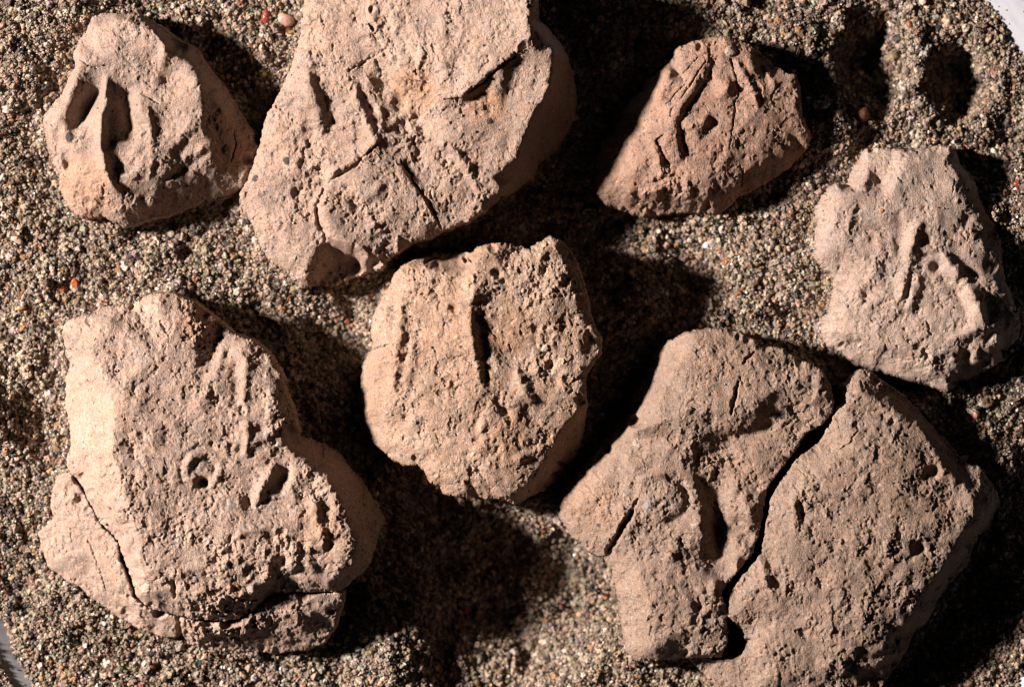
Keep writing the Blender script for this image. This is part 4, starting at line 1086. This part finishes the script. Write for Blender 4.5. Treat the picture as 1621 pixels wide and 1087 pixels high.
fragment('broad dull brown clay fragment broken in two by a long open crack, lower right', 77, TA, [
    dict(name='left_half', bev=7, bevh=7, grow=1.5,
         outline=[(330, 92, 18), (352, 66, 26), (385, 48, 46), (430, 30, 60), (500, 22, 64), (560, 30, 64), (600, 55, 64), (625, 80, 64), (660, 76, 62), (700, 88, 62)] +
         b2a([(260, 15, 62), (320, 38, 60), (355, 62, 60), (380, 110, 60), (388, 160, 60), (380, 195, 60), (350, 226, 60), (292, 262, 60),
              (270, 300, 60), (245, 335, 60), (212, 380, 60), (172, 430, 60), (158, 500, 60), (143, 590, 60), (122, 645, 60),
              (82, 700, 60), (42, 745, 60), (18, 775, 60)]) +
         [(508, 810, 60), (518, 835, 58), (536, 868, 58), (522, 885, 58), (530, 920, 56), (526, 962, 54), (510, 1000, 46), (420, 1000, 46), (330, 1005, 46), (260, 1005, 44),
          (235, 980, 44), (225, 920, 42), (215, 830, 42), (195, 740, 42), (168, 697, 40), (130, 690, 36), (75, 640, 34), (35, 580, 32),
          (33, 540, 32), (55, 490, 32), (110, 440, 30), (150, 385, 20), (205, 330, 16), (242, 290, 18), (262, 220, 16), (300, 150, 14)]),
    dict(name='right_half', bev=7, bevh=7, grow=2.5, T=TB,
         outline=[(388, 215, 60), (405, 190, 60), (440, 165, 60), (440, 105, 58), (480, 60, 52), (510, 65, 50), (560, 100, 46), (620, 140, 42), (680, 200, 40), (720, 250, 40),
                  (770, 300, 40), (820, 360, 42), (870, 380, 44), (910, 430, 42), (940, 485, 38), (920, 520, 30), (905, 570, 24),
                  (870, 590, 24), (850, 650, 22), (835, 690, 22), (790, 740, 20), (740, 800, 20), (720, 850, 20), (690, 890, 22), (660, 910, 26),
                  (640, 960, 30), (600, 1020, 32), (560, 1070, 34), (520, 1140, 36), (90, 1140, 34), (20, 1090, 34), (-20, 1050, 30), (-65, 1000, 26), (20, 998, 30), (45, 1002, 36), (95, 992, 40),
                  (115, 950, 46), (102, 900, 50), (68, 872, 52), (45, 840, 54), (50, 795, 56), (84, 742, 58), (134, 690, 60), (158, 650, 60), (165, 610, 62),
                  (180, 530, 64), (192, 470, 64), (236, 400, 64), (280, 340, 62), (345, 296, 60), (380, 245, 60)],
         ctrl=[(470, 120, 72), (450, 300, 82), (320, 420, 82), (250, 500, 80), (220, 620, 78), (200, 720, 70), (150, 750, 68), (100, 830, 62), (250, 850, 66),
               (150, 960, 56), (200, 1050, 54), (350, 1050, 54), (420, 950, 66), (550, 950, 54), (400, 750, 78), (550, 600, 82), (600, 400, 84), (600, 200, 62), (750, 380, 66), (690, 260, 56),
               (850, 470, 62), (870, 520, 54), (790, 620, 60), (700, 760, 58), (640, 860, 54), (500, 850, 66), (600, 980, 40), (800, 680, 34), (700, 860, 34), (880, 540, 40)],
         feats=[('ridge', [(262, 440), (255, 510), (268, 580)], 4, 6), ('groove', [(275, 470), (285, 560)], 3, 6), ('ridge', [(285, 455), (310, 515)], 3, 4),
                ('groove', [(240, 470), (250, 550)], 4, 5), ('ridge', [(350, 490), (380, 550)], 4, 4), ('groove', [(365, 500), (392, 545)], 3, 3.5), ('pit', 265, 438, 3.5, 5), ('groove', [(210, 560), (235, 600)], 5, 4),
                ('pit', 690, 400, 7, 10), ('pit', 712, 382, 12, 16), ('groove', [(680, 405), (735, 380)], 6, 10), ('groove', [(715, 300), (725, 360)], 6, 7),
                ('pit', 664, 632, 12.5, 20), ('groove', [(620, 650), (590, 700), (540, 770)], 5, 5), ('pit', 635, 665, 7, 8), ('pit', 610, 670, 5, 5),
                ('pit', 500, 640, 7, 6), ('pit', 458, 232, 6, 8), ('pit', 290, 905, 7, 9), ('groove', [(295, 905), (330, 940)], 4, 5), ('pit', 580, 220, 7, 5), ('pit', 460, 350, 8, 5), ('pit', 750, 480, 6, 5),
                ('groove', [(180, 640), (195, 700), (212, 768)], 7, 13), ('ridge', [(150, 650), (165, 740), (190, 790)], 7, 6), ('groove', [(185, 800), (180, 860)], 6, 8), ('pit', 120, 870, 7, 8), ('ridge', [(110, 770), (90, 800)], 7, 5),
                ('ridge', [(400, 1060), (430, 1000), (470, 950)], 6, 5), ('groove', [(290, 1060), (330, 1020)], 6, 5), ('ridge', [(330, 1000), (480, 1040), (600, 970)], 6, 5), ('scarp', [(640, 940), (520, 960), (440, 1010)], 4, 6, 16),
                ('crack', [(470, 240), (440, 290), (410, 310)], 1.8, 4), ('crack', [(330, 720), (350, 760)], 3, 4),
                ('lines', 200, 990, 46, 80, 9.5, 0.9, 1), ('lines', 600, 500, 90, 20, 8, 0.7), ('chip', 445, 340, 3, DARK, 0.5), ('chip', 720, 400, 3, (1.4, 1.3, 1.2), 1),
                ('rough', 300, 620, 60, 0.8), ('rough', 600, 480, 70, 0.8), ('rough', 130, 820, 40, 1.5), ('rough', 520, 980, 50, 1.5), ('rough', 400, 280, 40, 1.2),
                ('crack', [(270, 375), (300, 400)], 1.5, 3), ('pit', 800, 430, 8, 4)])],
    [(400, 90, 74), (500, 60, 80), (600, 110, 80), (350, 180, 66), (290, 260, 56), (330, 300, 80), (260, 320, 60), (430, 250, 88), (560, 280, 86), (700, 180, 80), (780, 160, 72), (820, 190, 74),
     (400, 340, 70), (460, 370, 58), (530, 345, 56), (640, 320, 58), (730, 270, 62), (420, 440, 62), (520, 420, 52), (600, 400, 66), (680, 400, 66), (180, 440, 56), (120, 500, 54), (80, 560, 48), (150, 640, 50), (240, 440, 66), (220, 560, 64), (300, 560, 72), (380, 520, 74),
     (440, 560, 76), (455, 640, 72), (490, 560, 54), (495, 620, 50), (500, 700, 50), (550, 560, 66), (560, 700, 68), (620, 560, 70), (620, 660, 68), (250, 700, 62), (350, 700, 72), (300, 850, 68), (420, 900, 66), (460, 780, 66), (500, 880, 62), (300, 970, 58), (480, 980, 54),
     (240, 350, 50), (180, 400, 42)],
    [('tint', 560, 400, 60, (0.9, 0.85, 0.8)), ('tint', 480, 120, 60, (1.05, 1.02, 0.98)), ('tint', 130, 540, 50, (1.05, 0.97, 0.9)), ('tint', 1100, 500, 70, (0.96, 0.93, 0.88)), ('crack', [(562, 170), (555, 200), (545, 230), (540, 280)], 3.2, 10), ('crack', [(615, 85), (590, 105), (570, 128)], 3, 7), ('crack', [(560, 160), (575, 180)], 1.5, 4),
     ('crack', [(250, 552), (225, 600), (200, 640), (172, 692)], 5.5, 26), ('crack', [(250, 552), (262, 520)], 3, 8), ('groove', [(200, 530), (170, 570)], 5, 7), ('groove', [(80, 620), (150, 660)], 8, 5),
     ('groove', [(435, 410), (500, 375), (560, 350), (640, 330)], 10, 12), ('groove', [(650, 290), (655, 330)], 7, 14), ('pit', 688, 275, 9, 8), ('chip', 690, 275, 7, DARK, 1), ('chip', 590, 322, 6, DARK, 1), ('groove', [(520, 345), (580, 340)], 6, 7),
     ('ridge', [(265, 470), (310, 455), (370, 450)], 4.5, 5), ('groove', [(265, 440), (340, 390), (420, 360)], 8, 5),
     ('arc', 350, 530, 33, 5, -7, -100, 100), ('blob', 355, 530, 20, 5), ('chip', 293, 545, 8, (0.85, 1.0, 1.2), 2), ('groove', [(265, 600), (330, 610), (370, 640)], 4, 6), ('pit', 250, 485, 6, 7), ('groove', [(230, 450), (250, 520)], 7, 6),
     ('groove', [(450, 500), (485, 560), (495, 640), (500, 720)], 12, 4), ('ridge', [(545, 430), (585, 510), (600, 600)], 9, 6), ('groove', [(520, 470), (545, 540), (550, 600)], 8, 6), ('ridge', [(430, 470), (455, 560), (450, 650)], 10, 5), ('blob', 550, 500, 10, 7), ('blob', 535, 620, 12, 6), ('ridge', [(540, 640), (590, 680), (610, 640)], 7, 6), ('pit', 600, 520, 8, 6), ('pit', 560, 590, 7, 5),
     ('groove', [(510, 430), (500, 470)], 8, 7), ('ridge', [(560, 440), (620, 470)], 8, 4), ('pit', 620, 615, 6, 6), ('groove', [(600, 400), (700, 380)], 4, 5), ('lines', 600, 380, 40, -8, 7, 1.2),
     ('pit', 440, 845, 10, 12), ('pit', 480, 870, 8, 8), ('groove', [(420, 770), (440, 830)], 6, 7), ('ridge', [(480, 760), (520, 850)], 6, 4), ('groove', [(440, 880), (520, 880)], 5, 6),
     ('crack', [(385, 640), (395, 665)], 3, 6), ('groove', [(330, 700), (320, 760)], 4, 4), ('ridge', [(270, 740), (262, 760)], 3, 3), ('groove', [(280, 650), (290, 720)], 4, 4),
     ('chip', 258, 358, 6, PALE, 2), ('chip', 410, 262, 1.5, DARK, 0.5),
     ('rough', 350, 540, 46, 1.8), ('rough', 480, 420, 60, 1.6), ('rough', 140, 560, 56, 1.6), ('rough', 560, 600, 50, 1.1), ('rough', 460, 860, 34, 1.8), ('rough', 560, 140, 70, 0.8), ('rough', 320, 900, 60, 0.8), ('lines', 350, 800, 60, 60, 9, 1.2)],
    CLAY_G, amp=0.85, zedge=45, k_z=70)


# ------------------------------------------------------------------ sand body
def sand_mat():
    m, nt, b = new_mat('packed sand with gap shade')
    L = nt.links.new
    geo = node(nt, 'ShaderNodeNewGeometry')
    n = node(nt, 'ShaderNodeTexNoise', Scale=2600.0, Detail=3.0, Roughness=0.7)
    L(geo.outputs['Position'], n.inputs['Vector'])
    r = ramp(nt, [(0.3, (0.05, 0.038, 0.028)), (0.5, (0.12, 0.095, 0.07)), (0.7, (0.22, 0.18, 0.14))])  # darker than the grains, painting shade into the gaps between them
    L(n.outputs['Fac'], r.inputs[0])
    L(r.outputs[0], b.inputs['Base Color'])
    b.inputs['Roughness'].default_value = 0.9
    bu = node(nt, 'ShaderNodeBump', Strength=1.0, Distance=0.0003)
    L(n.outputs['Fac'], bu.inputs['Height'])
    L(bu.outputs[0], b.inputs['Normal'])
    return m


def build_sand():
    st = 3.2
    xs = np.arange(-130, 1790, st); ys = np.arange(-90, 1530, st)
    xs = np.arange(-110, 1770, st); ys = np.arange(-120, 1250, st)
    X, Y = np.meshgrid(xs, ys)
    Z, dR = sand_full(X, Y)
    keep = dR > 0
    cell = keep[:-1, :-1] & keep[1:, :-1] & keep[:-1, 1:] & keep[1:, 1:]
    jj, ii = np.nonzero(cell)
    nx = X.shape[1]
    a = jj * nx + ii
    q = np.stack([a, a + nx, a + nx + 1, a + 1], 1)
    used = np.unique(q)
    rm = np.full(X.size, -1, np.int64); rm[used] = np.arange(len(used))
    V = np.stack([(X.ravel()[used] - CX) * S, (CY - Y.ravel()[used]) * S, (Z.ravel()[used] - 2.5) * S], 1)
    o = mesh_from_arrays('sand', V, rm[q], None, sand_mat())
    o['kind'] = 'structure'


def grain_mat():
    m, nt, b = new_mat('sand grain')
    L = nt.links.new
    at = node(nt, 'ShaderNodeAttribute', attribute_name='grain_colour', attribute_type='INSTANCER')
    geo = node(nt, 'ShaderNodeTexCoord')
    n = node(nt, 'ShaderNodeTexNoise', Scale=2.2, Detail=3.0, Roughness=0.6)
    L(geo.outputs['Object'], n.inputs['Vector'])
    r = ramp(nt, [(0.3, (0.72, 0.70, 0.68)), (0.7, (1.12, 1.12, 1.12))])
    L(n.outputs['Fac'], r.inputs[0])
    col = mixc(nt, 1.0, at.outputs['Color'], r.outputs[0], 'MULTIPLY')
    L(col, b.inputs['Base Color'])
    a2 = node(nt, 'ShaderNodeAttribute', attribute_name='grain_gloss', attribute_type='INSTANCER')
    mr = nt.nodes.new('ShaderNodeMapRange')
    mr.inputs['To Min'].default_value = 0.75
    mr.inputs['To Max'].default_value = 0.16
    L(a2.outputs['Fac'], mr.inputs[0])
    L(mr.outputs[0], b.inputs['Roughness'])
    b.inputs['Specular IOR Level'].default_value = 0.4
    return m


PALETTE = np.array([
    (0.58, 0.46, 0.34), (0.50, 0.41, 0.31), (0.44, 0.39, 0.33), (0.74, 0.68, 0.60), (0.30, 0.21, 0.14),
    (0.38, 0.34, 0.29), (0.62, 0.43, 0.31), (0.52, 0.27, 0.11), (0.06, 0.055, 0.05), (0.27, 0.25, 0.18),
    (0.16, 0.105, 0.07), (0.42, 0.12, 0.05), (0.85, 0.82, 0.76)])
PWEIGHT = np.array([17, 16, 13, 7, 13, 8, 7, 3.5, 9, 5, 10, 0.8, 2.2]); PWEIGHT = PWEIGHT / PWEIGHT.sum()


def grain_cloud(name, label_kind, x, y, z, rad, seed, cols=None):
    rs = np.random.RandomState(seed)
    n = len(x)
    me = bpy.data.meshes.new(name)
    me.vertices.add(n)
    me.vertices.foreach_set('co', np.stack([(x - CX) * S, (CY - y) * S, z * S], 1).astype(np.float32).ravel())
    pick = rs.choice(len(PALETTE), n, p=PWEIGHT)
    col = PALETTE[pick]
    col = col * 0.8 + col.mean(1, keepdims=True) * 0.2
    col = col * (0.6 + 0.62 * rs.rand(n, 1)) * (1 + 0.05 * rs.randn(n, 3))
    col = np.clip(col * 0.62 * np.array([1.1, 0.98, 0.87]), 0.01, 0.92)
    for nm, ty, arr in (('g_scale', 'FLOAT_VECTOR', rad[:, None] * S * (0.72 + 0.5 * rs.rand(n, 3))),
                        ('g_rot', 'FLOAT_VECTOR', rs.rand(n, 3) * 6.28),
                        ('grain_colour', 'FLOAT_COLOR', np.concatenate([col, np.ones((n, 1))], 1)),
                        ('grain_gloss', 'FLOAT', rs.rand(n) ** 3.5)):
        a = me.attributes.new(nm, ty, 'POINT')
        key = {'FLOAT_VECTOR': 'vector', 'FLOAT_COLOR': 'color', 'FLOAT': 'value'}[ty]
        a.data.foreach_set(key, arr.astype(np.float32).ravel())
    a = me.attributes.new('g_pick', 'INT', 'POINT')
    a.data.foreach_set('value', rs.randint(0, 8, n).astype(np.int32))
    o = bpy.data.objects.new(name, me)
    C.objects.link(o)
    o['kind'] = 'stuff'
    md = o.modifiers.new('grains', 'NODES')
    md.node_group = grain_tree()
    return o


_tree = None


def grain_tree():
    global _tree
    if _tree:
        return _tree
    t = bpy.data.node_groups.new('sand grains', 'GeometryNodeTree')
    t.interface.new_socket('Geometry', in_out='INPUT', socket_type='NodeSocketGeometry')
    t.interface.new_socket('Geometry', in_out='OUTPUT', socket_type='NodeSocketGeometry')
    N, L = t.nodes, t.links.new
    gi, go = N.new('NodeGroupInput'), N.new('NodeGroupOutput')
    join = N.new('GeometryNodeJoinGeometry')
    mat = grain_mat()
    for k in range(8):
        ico = N.new('GeometryNodeMeshIcoSphere')
        ico.inputs['Radius'].default_value = 1.0
        ico.inputs['Subdivisions'].default_value = 2 if k % 3 else 3
        pos = N.new('GeometryNodeInputPosition')
        add = N.new('ShaderNodeVectorMath'); add.operation = 'ADD'
        add.inputs[1].default_value = (k * 5.3, k * 2.1, k * 7.7)
        L(pos.outputs[0], add.inputs[0])
        vor = N.new('ShaderNodeTexVoronoi')
        vor.inputs['Scale'].default_value = 0.85 + 0.12 * k
        L(add.outputs[0], vor.inputs['Vector'])
        mul = N.new('ShaderNodeMath'); mul.operation = 'MULTIPLY_ADD'
        mul.inputs[1].default_value = -1.05
        mul.inputs[2].default_value = 1.45
        L(vor.outputs['Distance'], mul.inputs[0])
        sc = N.new('ShaderNodeVectorMath'); sc.operation = 'SCALE'
        L(pos.outputs[0], sc.inputs[0]); L(mul.outputs[0], sc.inputs['Scale'])
        sp = N.new('GeometryNodeSetPosition')
        L(ico.outputs['Mesh'], sp.inputs['Geometry']); L(sc.outputs[0], sp.inputs['Position'])
        sm = N.new('GeometryNodeSetMaterial'); sm.inputs['Material'].default_value = mat
        L(sp.outputs[0], sm.inputs['Geometry'])
        ss = N.new('GeometryNodeSetShadeSmooth'); ss.inputs['Shade Smooth'].default_value = (k == 0)
        L(sm.outputs[0], ss.inputs['Geometry'])
        g2 = N.new('GeometryNodeGeometryToInstance')
        L(ss.outputs[0], g2.inputs[0])
        L(g2.outputs[0], join.inputs[0])

    def attr(nm, dt):
        a = N.new('GeometryNodeInputNamedAttribute')
        a.data_type = dt
        a.inputs['Name'].default_value = nm
        return a.outputs['Attribute']
    iop = N.new('GeometryNodeInstanceOnPoints')
    L(gi.outputs[0], iop.inputs['Points'])
    L(join.outputs[0], iop.inputs['Instance'])
    iop.inputs['Pick Instance'].default_value = True
    L(attr('g_pick', 'INT'), iop.inputs['Instance Index'])
    e2r = N.new('FunctionNodeEulerToRotation')
    L(attr('g_rot', 'FLOAT_VECTOR'), e2r.inputs[0])
    L(e2r.outputs[0], iop.inputs['Rotation'])
    L(attr('g_scale', 'FLOAT_VECTOR'), iop.inputs['Scale'])
    L(iop.outputs[0], go.inputs[0])
    _tree = t
    return t


def build_grains():
    rs = np.random.RandomState(11)
    n = 400000
    x = -25 + rs.rand(n) * 1672
    y = -25 + rs.rand(n) * 1137
    rad = np.clip(2.05 * np.exp(0.46 * rs.randn(n)), 0.8, 7.5)
    z, dR = sand_full(x, y)
    ok = (dR > -rad * 0.8) & (foot_mask(x, y) < 12)
    x, y, z, rad = x[ok], y[ok], z[ok], rad[ok]
    z = z + rs.randn(len(x)) * 2.1 + rs.rand(len(x)) * 2.4 - 2.0
    grain_cloud('sand_grains', None, x, y, z, rad, 5)


build_sand()
build_grains()


# ------------------------------------------------------------------ dish and table
def rim_z(r):
    pr = [(0, -210), (740, -210), (860, -52), (915, -16), (930, -4), (945, 4), (968, 14), (985, 20), (996, 21), (1004, 14), (1008, -10),
          (1000, -100), (900, -225), (0, -225)]
    return pr


def build_dish():
    m, nt, b = new_mat('white glazed plastic')
    b.inputs['Base Color'].default_value = (0.80, 0.79, 0.82, 1)
    b.inputs['Roughness'].default_value = 0.38
    n = node(nt, 'ShaderNodeTexNoise', Scale=60.0, Detail=4.0)
    r = ramp(nt, [(0.35, (0.34, 0.34, 0.37)), (0.65, (0.39, 0.39, 0.41))])
    nt.links.new(n.outputs['Fac'], r.inputs[0])
    nt.links.new(r.outputs[0], b.inputs['Base Color'])
    pr = rim_z(0)
    N = 256
    V, F = [], []
    rings = [p for p in pr if p[0] > 0]
    V.append((0, 0, pr[0][1] * S)); V.append((0, 0, pr[-1][1] * S))
    for r_, z_ in rings:
        for k in range(N):
            a = 2 * math.pi * k / N
            V.append((r_ * S * math.cos(a), r_ * S * math.sin(a), z_ * S))
    F4, F3 = [], []
    for i in range(len(rings) - 1):
        for k in range(N):
            a0 = 2 + i * N + k; a1 = 2 + i * N + (k + 1) % N
            F4.append((a0, a0 + N, a1 + N, a1))
    for k in range(N):
        F3.append((0, 2 + k, 2 + (k + 1) % N))
        b0 = 2 + (len(rings) - 1) * N
        F3.append((1, b0 + (k + 1) % N, b0 + k))
    o = mesh_from_arrays('dish', np.array(V), np.array(F4), np.array(F3), m)
    o.location = ((DCX - CX) * S, (CY - DCY) * S, 0)
    o['label'] = 'round white dish holding the sand, its rim showing at the corners'
    o['category'] = 'dish'


def table():
    m, nt, b = new_mat('black table against bounce')  # unseen surface, blackened to cut bounced light
    b.inputs['Roughness'].default_value = 0.7
    n = node(nt, 'ShaderNodeTexNoise', Scale=30.0, Detail=5.0)
    r = ramp(nt, [(0.3, (0.02, 0.02, 0.022)), (0.7, (0.035, 0.035, 0.04))])
    nt.links.new(n.outputs['Fac'], r.inputs[0])
    nt.links.new(r.outputs[0], b.inputs['Base Color'])
    w = 0.6
    z = -225.4 * S
    o = mesh_from_arrays('table_surface', np.array([(-w, -w, z), (w, -w, z), (w, w, z), (-w, w, z)]),
                         np.array([(0, 1, 2, 3)]), None, m)
    o['kind'] = 'structure'


def rim_height(r):
    pr = rim_z(0)[1:9]
    return np.interp(r, [p[0] for p in pr], [p[1] for p in pr])


def spilled():
    rs = np.random.RandomState(23)
    xs, ys, zs, rr = [], [], [], []
    # heap on the outer half of the rim at the near left corner
    n = 2600
    th = math.radians(148) + rs.randn(n) * 0.09
    rho = 948 + np.abs(rs.randn(n)) * 26 + 3
    rad = np.clip(2.2 * np.exp(0.34 * rs.randn(n)), 1.0, 5)
    ok = rho < 1000
    th, rho, rad = th[ok], rho[ok], rad[ok]
    xs.append(DCX + rho * np.cos(th)); ys.append(DCY + rho * np.sin(th)); zs.append(rim_height(rho) + rad * 0.5 + rs.rand(len(rad)) * 3); rr.append(rad)
    # stray grains on the rim
    n = 46
    th = np.concatenate([math.radians(-36) + rs.randn(n // 2) * 0.06, math.radians(148) + rs.randn(n - n // 2) * 0.05])
    rho = 930 + rs.rand(n) * 55
    rad = 0.8 + rs.rand(n) * 0.9
    xs.append(DCX + rho * np.cos(th)); ys.append(DCY + rho * np.sin(th)); zs.append(rim_height(rho) + rad * 0.6); rr.append(rad)
    grain_cloud('spilled_sand', None, np.concatenate(xs), np.concatenate(ys), np.concatenate(zs), np.concatenate(rr), 31)


def loose():
    """a few stray grains lying on the clay"""
    rs = np.random.RandomState(77)
    xs, ys, zs, rr = [], [], [], []
    for g, sd, kf in TOPS:
        jj, ii = np.nonzero(sd > 5)
        gy, gx = np.gradient(blur(g.Z, 3), STEP)
        slope = np.hypot(gx, gy)[jj, ii]
        low = (blur(g.Z, 6) - g.Z)[jj, ii]
        w = np.exp(-slope * 2.5) * np.clip(0.25 + low * 0.5, 0.05, 3)
        n = int(len(jj) * STEP * STEP / 1100)
        q = rs.choice(len(jj), n, p=w / w.sum(), replace=False)
        r = np.clip(0.95 * np.exp(0.4 * rs.randn(n)), 0.6, 2.4)
        xs.append((g.x[ii[q]] - CX) * kf + CX); ys.append((g.y[jj[q]] - CY) * kf + CY)
        zs.append(g.Z[jj[q], ii[q]] + r * 0.35); rr.append(r)
    grain_cloud('stray_grains', None, np.concatenate(xs), np.concatenate(ys), np.concatenate(zs), np.concatenate(rr), 41)


build_dish()
table()
spilled()
loose()


# ------------------------------------------------------------------ larger pebbles
def pebble(label, x, y, rx, ry, rz, colr, ang, seed, gloss=0.45, dz=0.35, name='pebble', z=None, group=None):
    import bmesh
    bm = bmesh.new()
    bmesh.ops.create_icosphere(bm, subdivisions=4, radius=1)
    rng = random.Random(seed)
    pl = [(Vector((rng.gauss(0, 1), rng.gauss(0, 1), rng.gauss(0, 1))).normalized(), 0.70 + 0.25 * rng.random()) for _ in range(13)]
    from mathutils import noise
    for v in bm.verts:
        p = v.co.copy()
        for nrm, d in pl:
            q = p.dot(nrm) - d
            if q > 0:
                p -= nrm * q * 0.85
        p *= 1 + 0.07 * noise.noise(p * 2.2 + Vector((seed, 0, 0))) + 0.03 * noise.noise(p * 7)
        v.co = Vector((p.x * rx, p.y * ry, p.z * rz)) * S
    me = bpy.data.meshes.new(name)
    bm.to_mesh(me); bm.free()
    me.polygons.foreach_set('use_smooth', [True] * len(me.polygons))
    m, nt, b = new_mat(name + ' stone')
    n = node(nt, 'ShaderNodeTexNoise', Scale=900.0, Detail=4.0, Roughness=0.65)
    g = node(nt, 'ShaderNodeNewGeometry')
    nt.links.new(g.outputs['Position'], n.inputs['Vector'])
    c = np.array(colr) * 0.68
    r = ramp(nt, [(0.3, tuple(c * 0.6)), (0.55, tuple(c)), (0.75, tuple(np.minimum(c * 1.35, 0.9)))])
    nt.links.new(n.outputs['Fac'], r.inputs[0])
    nt.links.new(r.outputs[0], b.inputs['Base Color'])
    b.inputs['Roughness'].default_value = gloss
    bu = node(nt, 'ShaderNodeBump', Strength=0.5, Distance=0.0001)
    nt.links.new(n.outputs['Fac'], bu.inputs['Height'])
    nt.links.new(bu.outputs[0], b.inputs['Normal'])
    me.materials.append(m)
    o = bpy.data.objects.new(name, me)
    C.objects.link(o)
    if z is None:
        zz, _ = sand_full(np.array([float(x)]), np.array([float(y)]))
        z = float(zz[0]) + rz * dz
    o.location = ((x - CX) * S, (CY - y) * S, z * S)
    o.rotation_euler = (0.1, 0.15, math.radians(-ang))
    o['label'] = label
    o['category'] = 'pebble'
    return o


pebble('dark red glassy pebble near the far edge, left of the pink one', 422, 27, 8, 15, 8, (0.32, 0.07, 0.05), 10, 1, 0.2)
pebble('rounded salmon pink pebble beside the raised slab fragment, at the far edge', 453, 31, 15, 12, 11, (0.62, 0.33, 0.24), 20, 2, 0.4)
pebble('narrow reddish pebble standing upright in the lump shadow below the dark red one', 397, 92, 4.5, 14, 6, (0.45, 0.24, 0.18), -12, 3)
pebble('yellow ochre pebble between the A marked lump and the raised slab fragment', 417, 118, 6.5, 6.5, 6, (0.50, 0.36, 0.12), 0, 4, 0.3)
pebble('brown pebble half in shadow right of the A marked lump', 360, 122, 8, 7, 6, (0.45, 0.22, 0.11), 30, 14, 0.5)
pebble('larger bright orange pebble of the pair above the spiral marked lump', 119, 447, 7.2, 7.2, 6, (0.60, 0.13, 0.03), 0, 5, 0.35, 0.7)
pebble('smaller orange red pebble of the pair above the spiral marked lump', 99, 457, 6, 6.4, 5, (0.5, 0.11, 0.04), 0, 6, 0.35, 0.7)
pebble('orange pebble at the left edge beneath the orange pair', 34, 487, 9, 5, 5, (0.62, 0.33, 0.12), -10, 7, 0.4, 0.5)
pebble('white quartz pebble at the left edge near the orange pair', 37, 480, 4.5, 5.5, 5, (0.85, 0.83, 0.8), 10, 8, 0.15, 0.8)
pebble('pale peach elongated pebble at the left edge, level with the A marked lump foot', 28, 380, 12, 6, 6, (0.66, 0.45, 0.33), 38, 9, 0.45, 0.5)
pebble('dark teal pebble tucked against the top right of the reddish lump', 1272, 108, 13, 7.5, 8, (0.05, 0.075, 0.085), 10, 10, 0.25, 0.7)
pebble('flat greyish pebble right of the reddish lump', 1303, 168, 10, 7, 6, (0.42, 0.42, 0.38), -28, 11, 0.35, 0.7)
pebble('pale rounded pebble right of the reddish lump, under the teal one', 1277, 162, 7, 8, 6, (0.5, 0.5, 0.43), 10, 12, 0.35, 0.7)
pebble('oval cream pebble in the shadow above the open crack fragment', 956, 476, 5, 7, 5, (0.62, 0.52, 0.38), -12, 13, 0.4, 0.6)
pebble('large rust brown pebble in the hollow above the crossing ridge fragment', 1366, 182, 12, 13, 9, (0.40, 0.17, 0.09), 0, 15, 0.55, 0.5)
pebble('cream pebble lit at the shadow edge right of the lowest crumbling flake', 599, 1006, 6.5, 5, 5, (0.72, 0.63, 0.52), 30, 16, 0.4, 0.9)
pebble('grey elongated pebble just above the cream one by the crumbling flake', 622, 983, 5, 7.5, 5, (0.45, 0.38, 0.3), -20, 17, 0.4, 0.9)
pebble('sparkling white quartz pebble below the crumbling flake', 566, 1027, 6, 5.5, 5, (0.88, 0.87, 0.86), 0, 18, 0.12, 0.8)
pebble('salmon pebble right of the open crack fragment, below the crossing ridge fragment', 1543, 656, 5.5, 8, 6, (0.62, 0.33, 0.22), 0, 19, 0.4, 0.6)
pebble('pale grey flat pebble near the salmon one at the right', 1556, 640, 8.5, 6, 5, (0.55, 0.48, 0.38), 0, 20, 0.4, 0.6)
pebble('cream pebble in the shade right of the open crack fragment', 1515, 957, 8, 6, 5, (0.5, 0.42, 0.33), 0, 21, 0.5, 0.6)
pebble('dark red pebble at the right edge level with the crossing ridge fragment top', 1607, 292, 6, 6, 5, (0.35, 0.08, 0.05), 0, 22, 0.3, 0.7)
pebble('white quartz pebble right of the crossing ridge fragment', 1568, 312, 7.5, 5.5, 5, (0.8, 0.82, 0.84), -20, 23, 0.2, 0.8)
pebble('brick red pebble in the top right sand below the dish rim', 1439, 41, 5, 8, 5, (0.48, 0.15, 0.06), -20, 24, 0.45, 0.7)
pebble('golden pebble between the two dark hollows at the top right', 1461, 127, 6, 5, 5, (0.58, 0.38, 0.16), 0, 25, 0.3, 0.7)
